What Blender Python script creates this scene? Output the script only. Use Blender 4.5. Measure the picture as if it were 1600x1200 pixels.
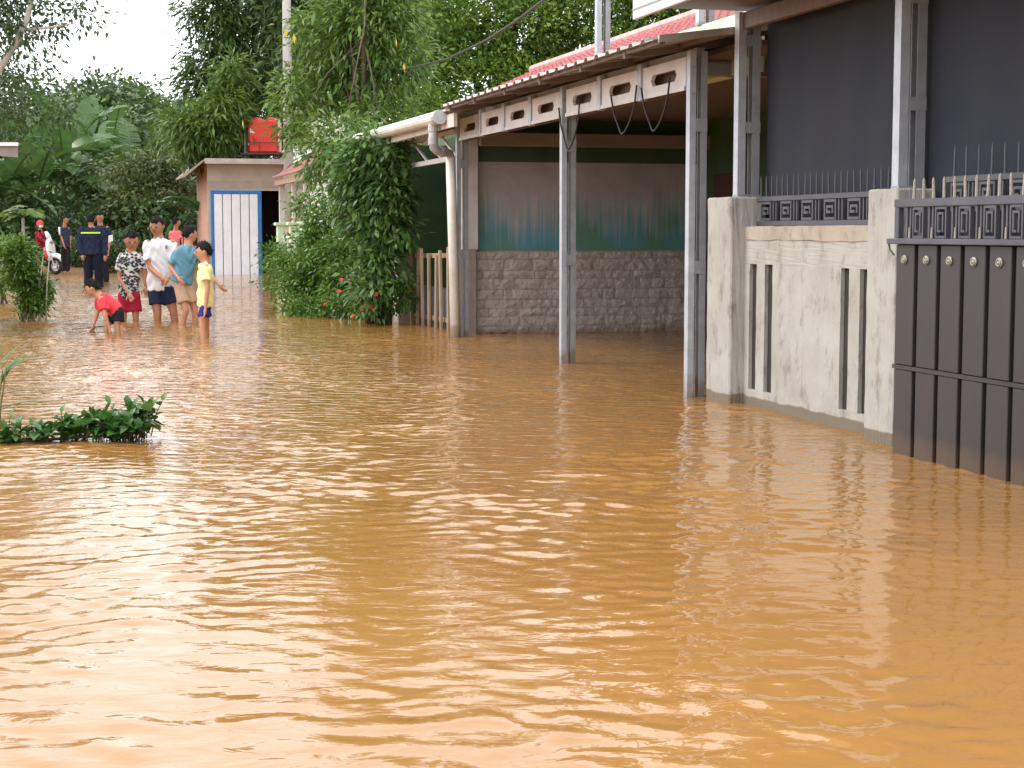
import bpy, bmesh, math, random
import numpy as np
from mathutils import Vector, Matrix
R = math.radians
random.seed(7)
for o in list(bpy.data.objects): bpy.data.objects.remove(o)
scene = bpy.context.scene
COL = scene.collection

# ------------------------------------------------------------------ camera
F_PX = 2600.0; CAM_H = 1.25; HORIZON = 362.0
PITCH = math.atan((600 - HORIZON) / F_PX)
cam_d = bpy.data.cameras.new('camera'); cam = bpy.data.objects.new('camera', cam_d); COL.objects.link(cam)
cam_d.sensor_width = 36.0; cam_d.lens = 36.0 * F_PX / 1600.0
cam_d.clip_start = 0.05; cam_d.clip_end = 3000
cam.location = (0, 0, CAM_H); cam.rotation_euler = (math.pi / 2 - PITCH, 0, 0)
scene.camera = cam
scene.render.engine = 'CYCLES'
scene.render.resolution_x = 1024; scene.render.resolution_y = 768

# ------------------------------------------------------------------ sky and sun (bright overcast)
SUN_EL, SUN_AZ = 52.0, -85.0           # azimuth measured from +Y towards +X
w = bpy.data.worlds.new('World'); scene.world = w; w.use_nodes = True
nt = w.node_tree; nt.nodes.clear()
out = nt.nodes.new('ShaderNodeOutputWorld'); bg = nt.nodes.new('ShaderNodeBackground')
sky = nt.nodes.new('ShaderNodeTexSky'); sky.sky_type = 'NISHITA'; sky.sun_disc = False
sky.sun_elevation = R(SUN_EL); sky.sun_rotation = R(SUN_AZ); sky.dust_density = 2.0
tc = nt.nodes.new('ShaderNodeTexCoord'); nz = nt.nodes.new('ShaderNodeTexNoise')
nz.inputs['Scale'].default_value = 2.2; nz.inputs['Detail'].default_value = 5
rp = nt.nodes.new('ShaderNodeValToRGB')
rp.color_ramp.elements[0].position = .3; rp.color_ramp.elements[0].color = (10.8, 11.1, 11.8, 1)
rp.color_ramp.elements[1].position = .75; rp.color_ramp.elements[1].color = (13.2, 13.1, 13.0, 1)
mx = nt.nodes.new('ShaderNodeMix'); mx.data_type = 'RGBA'; mx.inputs[0].default_value = 0.86
nt.links.new(tc.outputs['Generated'], nz.inputs['Vector']); nt.links.new(nz.outputs['Fac'], rp.inputs['Fac'])
nt.links.new(sky.outputs['Color'], mx.inputs[6]); nt.links.new(rp.outputs['Color'], mx.inputs[7])
nt.links.new(mx.outputs[2], bg.inputs['Color']); bg.inputs['Strength'].default_value = 0.15
nt.links.new(bg.outputs[0], out.inputs['Surface'])
sun_d = bpy.data.lights.new('sun', 'SUN'); sun_d.energy = 1.0; sun_d.angle = R(14); sun_d.color = (1, .95, .86)
sun = bpy.data.objects.new('sun', sun_d); COL.objects.link(sun)
sd = Vector((math.cos(R(SUN_EL)) * math.sin(R(SUN_AZ)), math.cos(R(SUN_EL)) * math.cos(R(SUN_AZ)), math.sin(R(SUN_EL))))
sun.rotation_euler = sd.to_track_quat('Z', 'Y').to_euler()
vs = scene.view_settings
vs.view_transform = 'Standard'; vs.look = 'None'; vs.gamma = 1; vs.use_curve_mapping = False; vs.exposure = 0.62

# ------------------------------------------------------------------ geometry of the place
TH = math.atan(0.2758); CT, ST = math.cos(TH), math.sin(TH)      # the street runs TH left of the view axis
def W(v, u, z=0.0): return Vector((v * CT - u * ST, v * ST + u * CT, z))     # street frame -> world
def ray(px, py):
    a = (px - 800) / F_PX; b = (600 - py) / F_PX
    return Vector((a, math.cos(PITCH) + b * math.sin(PITCH), -math.sin(PITCH) + b * math.cos(PITCH)))
def at(px, py, Y):
    d = ray(px, py); t = Y / d.y
    return Vector((d.x * t, Y, CAM_H + d.z * t))
def uu(px, v):                      # distance along the street of a plumb line seen at px on the plane v
    a = (px - 800) / F_PX / ray(px, HORIZON).y
    Z = v / (CT * a + ST); return Z * (CT - ST * a)

# ------------------------------------------------------------------ materials
def lin(r, g, b):
    f = lambda c: ((c / 255 + .055) / 1.055) ** 2.4 if c > 10 else c / 255 / 12.92
    return (f(r), f(g), f(b), 1)
MATS = {}
def mat(name, c1, c2=None, scale=4, rough=.75, metal=0, bump=0, bscale=30, stretch=(1, 1, 1), spec=.4, coord='Object', lo=.35, hi=.7, bdist=.01):
    if name in MATS: return MATS[name]
    m = bpy.data.materials.new(name); m.use_nodes = True; n = m.node_tree; p = n.nodes['Principled BSDF']
    p.inputs['Roughness'].default_value = rough; p.inputs['Metallic'].default_value = metal
    p.inputs['Specular IOR Level'].default_value = spec
    t = n.nodes.new('ShaderNodeTexCoord'); mp = n.nodes.new('ShaderNodeMapping'); mp.inputs['Scale'].default_value = stretch
    n.links.new(t.outputs[coord], mp.inputs['Vector'])
    if c2 is None: c2 = tuple(x * .8 for x in c1[:3]) + (1,)
    nz = n.nodes.new('ShaderNodeTexNoise'); nz.inputs['Scale'].default_value = scale; nz.inputs['Detail'].default_value = 6; nz.inputs['Roughness'].default_value = .65
    cr = n.nodes.new('ShaderNodeValToRGB'); cr.color_ramp.elements[0].position = lo; cr.color_ramp.elements[1].position = hi
    cr.color_ramp.elements[0].color = c1; cr.color_ramp.elements[1].color = c2
    n.links.new(mp.outputs[0], nz.inputs['Vector']); n.links.new(nz.outputs['Fac'], cr.inputs['Fac'])
    n.links.new(cr.outputs['Color'], p.inputs['Base Color'])
    if bump:
        b = n.nodes.new('ShaderNodeBump'); b.inputs['Strength'].default_value = bump; b.inputs['Distance'].default_value = bdist
        n2 = n.nodes.new('ShaderNodeTexNoise'); n2.inputs['Scale'].default_value = bscale; n2.inputs['Detail'].default_value = 5
        n.links.new(mp.outputs[0], n2.inputs['Vector']); n.links.new(n2.outputs['Fac'], b.inputs['Height']); n.links.new(b.outputs[0], p.inputs['Normal'])
    m['ramp'] = cr.name; MATS[name] = m
    return m
def leaf_mat(name, ca, cb, rough=.42, trans=.3):
    if name in MATS: return MATS[name]
    m = bpy.data.materials.new(name); m.use_nodes = True; n = m.node_tree; p = n.nodes['Principled BSDF']
    a = n.nodes.new('ShaderNodeAttribute'); a.attribute_name = 'tint'
    cr = n.nodes.new('ShaderNodeValToRGB'); cr.color_ramp.elements[0].color = ca + (1,); cr.color_ramp.elements[1].color = cb + (1,)
    n.links.new(a.outputs['Fac'], cr.inputs['Fac']); n.links.new(cr.outputs[0], p.inputs['Base Color'])
    p.inputs['Roughness'].default_value = rough; p.inputs['Specular IOR Level'].default_value = .45
    tr = n.nodes.new('ShaderNodeBsdfTranslucent'); ms = n.nodes.new('ShaderNodeMixShader'); ms.inputs[0].default_value = trans
    n.links.new(cr.outputs[0], tr.inputs['Color']); o = n.nodes['Material Output']
    n.links.new(p.outputs[0], ms.inputs[1]); n.links.new(tr.outputs[0], ms.inputs[2]); n.links.new(ms.outputs[0], o.inputs['Surface'])
    MATS[name] = m; return m

# ------------------------------------------------------------------ object helpers
def tag(o, label=None, cat=None, group=None, kind=None):
    if label: o['label'] = label
    if cat: o['category'] = cat
    if group: o['group'] = group
    if kind: o['kind'] = kind
    return o
def empty(name, loc, rz=0, label=None, cat=None, group=None):
    o = bpy.data.objects.new(name, None); COL.objects.link(o); o.location = loc; o.rotation_euler = (0, 0, rz)
    o.empty_display_size = .1
    return tag(o, label, cat, group)
def link(name, me, parent=None, loc=(0, 0, 0), rot=(0, 0, 0), scale=(1, 1, 1)):
    o = bpy.data.objects.new(name, me); COL.objects.link(o); o.parent = parent
    o.location = loc; o.rotation_euler = rot; o.scale = scale; return o
class MB:
    """collects shapes for ONE mesh; off is subtracted so that the mesh is local to its thing"""
    def __init__(s, off=(0, 0, 0)): s.v = []; s.f = []; s.off = Vector(off)
    def add(s, vs_, fs):
        b = len(s.v); s.v += [tuple(Vector(x) - s.off) for x in vs_]; s.f += [tuple(b + i for i in f) for f in fs]; return s
    def box(s, x0, x1, y0, y1, z0, z1):
        x0, x1 = sorted((x0, x1)); y0, y1 = sorted((y0, y1)); z0, z1 = sorted((z0, z1))
        return s.add([(x0, y0, z0), (x1, y0, z0), (x1, y1, z0), (x0, y1, z0), (x0, y0, z1), (x1, y0, z1), (x1, y1, z1), (x0, y1, z1)],
                     [(0, 3, 2, 1), (4, 5, 6, 7), (0, 1, 5, 4), (1, 2, 6, 5), (2, 3, 7, 6), (3, 0, 4, 7)])
    def bar(s, a, b, wd, ht, up=(0, 0, 1)):
        a, b = Vector(a), Vector(b); d = (b - a).normalized(); upv = Vector(up)
        if abs(d.dot(upv)) > .98: upv = Vector((0, 1, 0))
        sx = d.cross(upv).normalized() * wd / 2; uz = sx.cross(d).normalized() * ht / 2
        vs_ = [p + i * sx + j * uz for p in (a, b) for i, j in ((-1, -1), (1, -1), (1, 1), (-1, 1))]
        return s.add(vs_, [(0, 1, 2, 3), (7, 6, 5, 4), (0, 4, 5, 1), (1, 5, 6, 2), (2, 6, 7, 3), (3, 7, 4, 0)])
    def tube(s, pts, rad, n=8, cap=True):
        pts = [Vector(p) for p in pts]
        if not hasattr(rad, '__len__'): rad = [rad] * len(pts)
        t0 = (pts[1] - pts[0]).normalized(); ref = Vector((0, 0, 1)) if abs(t0.z) < .9 else Vector((1, 0, 0))
        nx = t0.cross(ref).normalized(); vs_ = []; fs = []
        for i, p in enumerate(pts):
            t = ((pts[min(i + 1, len(pts) - 1)]) - pts[max(i - 1, 0)]).normalized()
            nx = (nx - t * nx.dot(t)).normalized(); ny = t.cross(nx)
            for k in range(n):
                a = 2 * math.pi * k / n; vs_.append(p + rad[i] * (math.cos(a) * nx + math.sin(a) * ny))
        for i in range(len(pts) - 1):
            for k in range(n):
                fs.append((i * n + k, i * n + (k + 1) % n, (i + 1) * n + (k + 1) % n, (i + 1) * n + k))
        if cap: fs.append(tuple(range(n))[::-1]); fs.append(tuple((len(pts) - 1) * n + k for k in range(n)))
        return s.add(vs_, fs)
    def disc(s, c, axis, r, h, n=16):
        c = Vector(c); ax = Vector(axis).normalized(); return s.tube([c - ax * h / 2, c + ax * h / 2], r, n)
    def ell(s, c, rx, ry, rz, M=None, nu=12, nv=8, fn=None):
        c = Vector(c); vs_ = []; fs = []
        for j in range(nv + 1):
            ph = math.pi * j / nv
            for i in range(nu):
                a = 2 * math.pi * i / nu; q = Vector((math.sin(ph) * math.cos(a), math.sin(ph) * math.sin(a), math.cos(ph)))
                k = fn(q) if fn else 1
                p = Vector((q.x * rx, q.y * ry, q.z * rz)) * k
                vs_.append(c + (M @ p if M else p))
        for j in range(nv):
            for i in range(nu):
                fs.append((j * nu + i, (j + 1) * nu + i, (j + 1) * nu + (i + 1) % nu, j * nu + (i + 1) % nu))
        return s.add(vs_, fs)
    def loft(s, rings, side, n=12):
        side = Vector(side).normalized(); vs_ = []; fs = []
        cs = [Vector(r[0]) for r in rings]
        for i, (c, a, b) in enumerate(rings):
            t = (cs[min(i + 1, len(cs) - 1)] - cs[max(i - 1, 0)]).normalized()
            sx = (side - t * side.dot(t)).normalized(); sy = t.cross(sx)
            for k in range(n):
                g = 2 * math.pi * k / n; vs_.append(Vector(c) + a * math.cos(g) * sx + b * math.sin(g) * sy)
        m = len(rings)
        for i in range(m - 1):
            for k in range(n): fs.append((i * n + k, i * n + (k + 1) % n, (i + 1) * n + (k + 1) % n, (i + 1) * n + k))
        fs.append(tuple(range(n))[::-1]); fs.append(tuple((m - 1) * n + k for k in range(n)))
        return s.add(vs_, fs)
    def mesh(s, name, m, smooth=False):
        me = bpy.data.meshes.new(name); me.from_pydata(s.v, [], s.f); me.update()
        if m:
            for q in (m if isinstance(m, (list, tuple)) else [m]): me.materials.append(q)
        if smooth: me.polygons.foreach_set('use_smooth', [True] * len(me.polygons))
        return me
    def build(s, name, m, parent=None, bevel=0, smooth=False):
        o = link(name, s.mesh(name, m, smooth), parent)
        if bevel:
            b = o.modifiers.new('bevel', 'BEVEL'); b.width = bevel; b.segments = 1; b.limit_method = 'ANGLE'
        return o
def np_mesh(name, V, Fq, m, tint=None, smooth=False):
    me = bpy.data.meshes.new(name); k = Fq.shape[1]
    me.vertices.add(len(V)); me.vertices.foreach_set('co', np.ascontiguousarray(V, np.float32).ravel())
    me.loops.add(Fq.size); me.loops.foreach_set('vertex_index', np.ascontiguousarray(Fq, np.int32).ravel())
    me.polygons.add(len(Fq)); me.polygons.foreach_set('loop_start', np.arange(0, Fq.size, k, dtype=np.int32))
    me.polygons.foreach_set('loop_total', np.full(len(Fq), k, np.int32))
    if smooth: me.polygons.foreach_set('use_smooth', np.ones(len(Fq), bool))
    me.update(calc_edges=True)
    if tint is not None:
        a = me.attributes.new('tint', 'FLOAT', 'FACE'); a.data.foreach_set('value', np.ascontiguousarray(tint, np.float32))
    if m: me.materials.append(m)
    return me

# ------------------------------------------------------------------ ground
def sm(a, b, x): t = np.clip((x - a) / (b - a), 0, 1); return t * t * (3 - 2 * t)
gx = np.concatenate([np.linspace(-900, -60, 12), np.linspace(-50, 50, 61), np.linspace(60, 900, 12)])
gy = np.concatenate([np.linspace(-300, -10, 8), np.linspace(-5, 120, 80), np.linspace(140, 1500, 14)])
GX, GY = np.meshgrid(gx, gy)
def ground_z(x, y):
    return -.45 + .55 * sm(44, 56, y + .25 * np.minimum(x + 8, 0) * 0) + .5 * sm(60, 110, y) + .25 * sm(-7, -12, x) + .05 * np.sin(x * .9) * np.sin(y * .6)
GZ = ground_z(GX, GY)
nx_, ny_ = len(gx), len(gy)
idx = np.arange(nx_ * ny_).reshape(ny_, nx_)
Fq = np.stack([idx[:-1, :-1].ravel(), idx[:-1, 1:].ravel(), idx[1:, 1:].ravel(), idx[1:, :-1].ravel()], 1)
m_earth = mat('wet_earth', lin(120, 82, 52), lin(80, 84, 46), scale=.8, rough=.9, bump=.6, bscale=6, coord='Object', bdist=.05)
tag(link('ground', np_mesh('ground', np.stack([GX.ravel(), GY.ravel(), GZ.ravel()], 1), Fq, m_earth, smooth=True)), kind='structure')

# ------------------------------------------------------------------ flood water: waves as real relief, ripples as fine bump
rng = np.random.default_rng(3)
ys = [-3.0]
while ys[-1] < 60: ys.append(ys[-1] + (.15 if ys[-1] < 3.1 else .018 if ys[-1] < 8 else .018 + .006 * (ys[-1] - 8)))
ys = np.array(ys)
xs = np.concatenate([np.linspace(-60, -9, 30)[:-1], np.linspace(-9, -3, 100)[:-1], np.linspace(-3, 3, 270)[:-1], np.linspace(3, 9, 100)[:-1], np.linspace(9, 40, 20)])
WX, WY = np.meshgrid(xs, ys); dy = np.gradient(ys)[:, None]; dx = np.gradient(xs)[None, :]
H = np.zeros_like(WX)
patch = np.zeros_like(WX)
for k in range(14):
    a = rng.uniform(0, 2 * np.pi); f = 2 * np.pi / rng.uniform(.7, 4.5); patch += np.sin(WX * f * np.cos(a) + WY * f * np.sin(a) * .7 + rng.uniform(0, 7))
patch = (.70 + .46 * np.tanh(patch / 2.0)) * (1 - .30 * sm(-.2, 2.2, WX - .12 * WY) * sm(12, 5, WY))
wx2 = WX + .10 * np.sin(WY * 1.7 + 1.3 * np.sin(WX * .9)) + .06 * np.sin(WY * 4.1 + WX * 2.2)
wy2 = WY + .12 * np.sin(WX * 1.3 + 1.1 * np.sin(WY * .7)) + .05 * np.sin(WX * 3.7 - WY * 1.9)
for k in range(110):
    lam = np.exp(rng.uniform(np.log(.060), np.log(.24))) if k % 9 else rng.uniform(.4, 1.2)
    ang = np.pi / 2 + rng.normal(.12, .7) if k % 4 else rng.uniform(0, np.pi)
    kk = 2 * np.pi / lam
    slope = .0138 if lam < .35 else .009
    fade = np.clip((lam / (3.2 * np.maximum(dy, dx * abs(np.cos(ang)) + 1e-3)) - .6), 0, 1)
    H += fade * slope / kk * np.sin(wx2 * kk * np.cos(ang) + wy2 * kk * np.sin(ang) + rng.uniform(0, 7))
H *= patch
idx = np.arange(H.size).reshape(H.shape)
Fq = np.stack([idx[:-1, :-1].ravel(), idx[:-1, 1:].ravel(), idx[1:, 1:].ravel(), idx[1:, :-1].ravel()], 1)
m_water = bpy.data.materials.new('muddy_water'); m_water.use_nodes = True
n = m_water.node_tree; p = n.nodes['Principled BSDF']
t = n.nodes.new('ShaderNodeTexCoord')
nz = n.nodes.new('ShaderNodeTexNoise'); nz.inputs['Scale'].default_value = .35; nz.inputs['Detail'].default_value = 3
cr = n.nodes.new('ShaderNodeValToRGB'); cr.color_ramp.elements[0].position = .35; cr.color_ramp.elements[1].position = .7
cr.color_ramp.elements[0].color = (.282, .136, .037, 1); cr.color_ramp.elements[1].color = (.320, .163, .049, 1)
n.links.new(t.outputs['Object'], nz.inputs['Vector']); n.links.new(nz.outputs['Fac'], cr.inputs['Fac']); n.links.new(cr.outputs[0], p.inputs['Base Color'])
p.inputs['Roughness'].default_value = .02; p.inputs['IOR'].default_value = 1.33
mp = n.nodes.new('ShaderNodeMapping'); mp.inputs['Scale'].default_value = (.75, 1.3, 1)
n1 = n.nodes.new('ShaderNodeTexNoise'); n1.inputs['Scale'].default_value = 7; n1.inputs['Detail'].default_value = 3; n1.inputs['Distortion'].default_value = .6
b1 = n.nodes.new('ShaderNodeBump'); b1.inputs['Strength'].default_value = .16; b1.inputs['Distance'].default_value = .03
n.links.new(t.outputs['Object'], mp.inputs['Vector']); n.links.new(mp.outputs[0], n1.inputs['Vector']); n.links.new(n1.outputs['Fac'], b1.inputs['Height']); # chop too fine for the coarser far rows of the relief
sp_ = n.nodes.new('ShaderNodeSeparateXYZ'); n.links.new(t.outputs['Object'], sp_.inputs[0])
mr = n.nodes.new('ShaderNodeMapRange'); mr.inputs[1].default_value = 6; mr.inputs[2].default_value = 15; mr.inputs[3].default_value = 0; mr.inputs[4].default_value = 1.0; n.links.new(sp_.outputs['Y'], mr.inputs[0])
n3 = n.nodes.new('ShaderNodeTexNoise'); n3.inputs['Scale'].default_value = 6.5; n3.inputs['Detail'].default_value = 2; n3.inputs['Distortion'].default_value = .4; n.links.new(mp.outputs[0], n3.inputs['Vector'])
b2 = n.nodes.new('ShaderNodeBump'); b2.inputs['Distance'].default_value = .045; n.links.new(mr.outputs[0], b2.inputs['Strength']); n.links.new(n3.outputs['Fac'], b2.inputs['Height']); n.links.new(b1.outputs[0], b2.inputs['Normal'])
n.links.new(b2.outputs[0], p.inputs['Normal'])
tag(link('flood_water', np_mesh('flood_water', np.stack([WX.ravel(), WY.ravel(), H.ravel()], 1), Fq, m_water, smooth=True)), kind='structure')

# ------------------------------------------------------------------ shared building materials
m_galv = mat('galvanised_steel', lin(188, 193, 200), lin(165, 170, 178), scale=9, rough=.45, metal=.35, bump=.1, bscale=60)
m_galvd = mat('dull_shaded_galvanised_steel', lin(160, 163, 168), lin(140, 143, 148), scale=9, rough=.5, metal=.35)  # darker copy of the steel; carries the shade of the inner channels in its colour
m_panel = mat('white_steel_panel', lin(214, 210, 210), lin(196, 190, 188), scale=6, rough=.5, bump=.1, bscale=20)
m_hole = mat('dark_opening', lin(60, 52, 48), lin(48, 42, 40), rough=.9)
m_zinc = mat('brown_back_roof_sheet', lin(120, 104, 98), lin(100, 86, 80), scale=3, rough=.55, stretch=(1, 6, 1))
m_pvc = mat('white_pvc', lin(225, 220, 212), lin(200, 192, 180), scale=5, rough=.4)
m_pvcg = mat('grey_pvc', lin(185, 185, 185), lin(165, 165, 165), rough=.4)
m_green = mat('dark_green_paint', lin(66, 92, 62), lin(52, 78, 52), scale=2, rough=.7)
m_stone = mat('grey_painted_stone', lin(188, 177, 168), lin(160, 150, 142), scale=7, rough=.7, bump=1, bscale=13, bdist=.05)
m_mortar = mat('grey_mortar', lin(160, 150, 142), lin(138, 128, 122), rough=.9, bump=.4, bscale=40)
m_pale = mat('pale_plaster', lin(214, 208, 204), lin(190, 182, 178), scale=3, rough=.8, bump=.2, bscale=40)
m_maroon = mat('maroon_wood', lin(86, 50, 46), lin(66, 38, 38), rough=.55, stretch=(8, 8, 1))
m_wood = mat('old_wood', lin(176, 150, 122), lin(140, 118, 96), scale=8, rough=.8, stretch=(1, 1, .15), bump=.3)
m_red = mat('red_roof_metal', lin(164, 76, 78), lin(140, 62, 64), scale=6, rough=.5)
m_redold = mat('faded_red_tile', lin(164, 98, 94), lin(132, 94, 90), scale=8, rough=.8, bump=.4)
m_lime = mat('pale_green_plaster', lin(206, 222, 190), lin(184, 204, 166), scale=3, rough=.8, bump=.2)

# mural paint: grey wall, teal and green paint that runs up from below in ragged strokes
m_mural = mat('mural_paint', lin(178, 173, 170), lin(154, 149, 147), scale=2, rough=.8)
n = m_mural.node_tree; p = n.nodes['Principled BSDF']; cr0 = n.nodes[m_mural['ramp']]
t = n.nodes.new('ShaderNodeTexCoord'); sx = n.nodes.new('ShaderNodeSeparateXYZ'); n.links.new(t.outputs['Object'], sx.inputs[0])
mp = n.nodes.new('ShaderNodeMapping'); mp.inputs['Scale'].default_value = (34, 1, 1.0); n.links.new(t.outputs['Object'], mp.inputs['Vector'])
ns = n.nodes.new('ShaderNodeTexNoise'); ns.inputs['Scale'].default_value = 1.0; ns.inputs['Detail'].default_value = 4; n.links.new(mp.outputs[0], ns.inputs['Vector'])
nb = n.nodes.new('ShaderNodeTexNoise'); nb.inputs['Scale'].default_value = 1.3; nb.inputs['Detail'].default_value = 2; n.links.new(t.outputs['Object'], nb.inputs['Vector'])
# mask = noise*1.1 + bignoise*.8 - (z-1.0)*1.6
def mth(op, a, b):
    q = n.nodes.new('ShaderNodeMath'); q.operation = op
    for i, x in enumerate((a, b)):
        if isinstance(x, (int, float)): q.inputs[i].default_value = x
        else: n.links.new(x, q.inputs[i])
    return q.outputs[0]
zz = mth('MULTIPLY', mth('SUBTRACT', sx.outputs['Z'], 1.0), -.8)
msk = mth('ADD', mth('ADD', mth('MULTIPLY', ns.outputs['Fac'], 1.0), mth('MULTIPLY', nb.outputs['Fac'], .9)), zz)
r2 = n.nodes.new('ShaderNodeValToRGB'); r2.color_ramp.elements[0].position = .36; r2.color_ramp.elements[1].position = .82
r2.color_ramp.elements[0].color = (0, 0, 0, 1); r2.color_ramp.elements[1].color = (1, 1, 1, 1); n.links.new(msk, r2.inputs['Fac'])
r3 = n.nodes.new('ShaderNodeValToRGB'); r3.color_ramp.elements[0].position = .42; r3.color_ramp.elements[1].position = .56
r3.color_ramp.elements[0].color = lin(82, 146, 164); r3.color_ramp.elements[1].color = lin(92, 136, 116); n.links.new(nb.outputs['Fac'], r3.inputs['Fac'])
mm = n.nodes.new('ShaderNodeMix'); mm.data_type = 'RGBA'; n.links.new(r2.outputs[0], mm.inputs[0]); n.links.new(cr0.outputs[0], mm.inputs[6]); n.links.new(r3.outputs[0], mm.inputs[7])
n.links.new(mm.outputs[2], p.inputs['Base Color'])

# stained plaster: cream with grey mould spots, brown runs and a wet foot
def plaster_mat(name, ca, cb):
    m = mat(name, ca, cb, scale=2.4, rough=.9, bump=.25, bscale=22, bdist=.012)
    n = m.node_tree; p = n.nodes['Principled BSDF']; cr0 = n.nodes[m['ramp']]
    t = n.nodes.new('ShaderNodeTexCoord'); sx = n.nodes.new('ShaderNodeSeparateXYZ'); n.links.new(t.outputs['Object'], sx.inputs[0])
    a = n.nodes.new('ShaderNodeTexNoise'); a.inputs['Scale'].default_value = 8; a.inputs['Detail'].default_value = 8; a.inputs['Roughness'].default_value = .72
    mp = n.nodes.new('ShaderNodeMapping'); mp.inputs['Scale'].default_value = (1, 1, .55); n.links.new(t.outputs['Object'], mp.inputs['Vector']); n.links.new(mp.outputs[0], a.inputs['Vector'])
    r = n.nodes.new('ShaderNodeValToRGB'); r.color_ramp.elements[0].position = .53; r.color_ramp.elements[1].position = .72
    r.color_ramp.elements[0].color = (0, 0, 0, 1); r.color_ramp.elements[1].color = (.85, .85, .85, 1); n.links.new(a.outputs['Fac'], r.inputs['Fac'])
    m1 = n.nodes.new('ShaderNodeMix'); m1.data_type = 'RGBA'; m1.inputs[7].default_value = lin(104, 94, 84)
    n.links.new(r.outputs[0], m1.inputs[0]); n.links.new(cr0.outputs[0], m1.inputs[6])
    nw = n.nodes.new('ShaderNodeTexNoise'); nw.inputs['Scale'].default_value = 4; n.links.new(t.outputs['Object'], nw.inputs['Vector'])
    q = n.nodes.new('ShaderNodeMath'); q.operation = 'MULTIPLY_ADD'; q.inputs[1].default_value = .06; n.links.new(nw.outputs['Fac'], q.inputs[0])
    neg = n.nodes.new('ShaderNodeMath'); neg.operation = 'MULTIPLY'; neg.inputs[1].default_value = -1; n.links.new(sx.outputs['Z'], neg.inputs[0]); n.links.new(neg.outputs[0], q.inputs[2])
    r2 = n.nodes.new('ShaderNodeValToRGB'); r2.color_ramp.elements[0].position = .0; r2.color_ramp.elements[1].position = .012
    e = n.nodes.new('ShaderNodeMath'); e.operation = 'ADD'; e.inputs[1].default_value = .045; n.links.new(q.outputs[0], e.inputs[0])
    r2.color_ramp.elements[0].color = (0, 0, 0, 1); r2.color_ramp.elements[1].color = (1, 1, 1, 1); n.links.new(e.outputs[0], r2.inputs['Fac'])
    m2 = n.nodes.new('ShaderNodeMix'); m2.data_type = 'RGBA'; m2.inputs[7].default_value = lin(112, 102, 86)
    n.links.new(r2.outputs[0], m2.inputs[0]); n.links.new(m1.outputs[2], m2.inputs[6]); n.links.new(m2.outputs[2], p.inputs['Base Color'])
    return m
m_plaster = plaster_mat('stained_cream_plaster', lin(170, 168, 162), lin(150, 145, 137))

def mud(m, h, amount):
    n = m.node_tree; p = n.nodes['Principled BSDF']; src = p.inputs['Base Color'].links[0].from_socket
    t = n.nodes.new('ShaderNodeTexCoord'); sx = n.nodes.new('ShaderNodeSeparateXYZ'); n.links.new(t.outputs['Object'], sx.inputs[0])
    nz = n.nodes.new('ShaderNodeTexNoise'); nz.inputs['Scale'].default_value = 9; nz.inputs['Detail'].default_value = 5; n.links.new(t.outputs['Object'], nz.inputs['Vector'])
    a = n.nodes.new('ShaderNodeMath'); a.operation = 'MULTIPLY_ADD'; a.inputs[1].default_value = -.22; n.links.new(nz.outputs['Fac'], a.inputs[0]); n.links.new(sx.outputs['Z'], a.inputs[2])
    r = n.nodes.new('ShaderNodeMapRange'); r.inputs[1].default_value = h - .11 - .05; r.inputs[2].default_value = h - .11 + .05; r.inputs[3].default_value = amount; r.inputs[4].default_value = 0; n.links.new(a.outputs[0], r.inputs[0])
    mx_ = n.nodes.new('ShaderNodeMix'); mx_.data_type = 'RGBA'; mx_.inputs[7].default_value = lin(112, 82, 54); n.links.new(r.outputs[0], mx_.inputs[0]); n.links.new(src, mx_.inputs[6]); n.links.new(mx_.outputs[2], p.inputs['Base Color'])
for m_, h_, a_ in ((m_galv, .10, .55), (m_galvd, .10, .55), (m_pvc, .12, .5), (m_stone, .08, .5), (m_pale, .10, .5), (m_wood, .12, .4)): mud(m_, h_, a_)

# ================================================================== HOUSE WITH CARPORT
ORG = (4.72, 15.5, 0)
house = empty('carport_house', W(*ORG), TH, 'green house with white steel carport, stone-clad side wall and red roof, flooded', 'house')
def B(): return MB(ORG)
VC = 4.72
col_u = [11.87, 15.13, 19.35]
def channel(mb, v0, u0, z0, z1, wv=.05, wu=.075, lip=1):
    t_ = .006                                     # a C-profile: web and two flanges
    mb.box(v0, v0 + t_, u0, u0 + wu, z0, z1) if lip > 0 else mb.box(v0 + wv - t_, v0 + wv, u0, u0 + wu, z0, z1)
    a, b = (v0 + t_, v0 + wv) if lip > 0 else (v0, v0 + wv - t_)
    mb.box(a, b, u0, u0 + t_, z0, z1); mb.box(a, b, u0 + wu - t_, u0 + wu, z0, z1)
def column(parent, v, u, z0, z1, plates, B=B, nm='column'):
    c = B().box(v - .075, v + .075, u - .05, u + .05, z0, z0 + .02).build(nm, m_galvd, parent)
    mb = B(); channel(mb, v - .07, u - .0375, z0 + .02, z1, lip=1); mb.build('channel', m_galv, c)
    mb = B(); channel(mb, v + .02, u - .0375, z0 + .02, z1, lip=-1); mb.build('channel', m_galvd, c)  # channel away from the street, shaded by its colour
    for z in plates:
        B().box(v - .03, v + .072, u - .043, u - .0385, z - .05, z + .05).build('tie_plate', m_galvd, c, bevel=.002)
    for z in (z1 - .12, z1 - .32):
        B().disc((v - .045, u - .042, z), (0, 1, 0), .008, .008, 8).build('bolt', m_galvd, c)
    return c
for u in col_u: column(house, VC, u, -.42, 2.60, (.98, 2.05))
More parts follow.
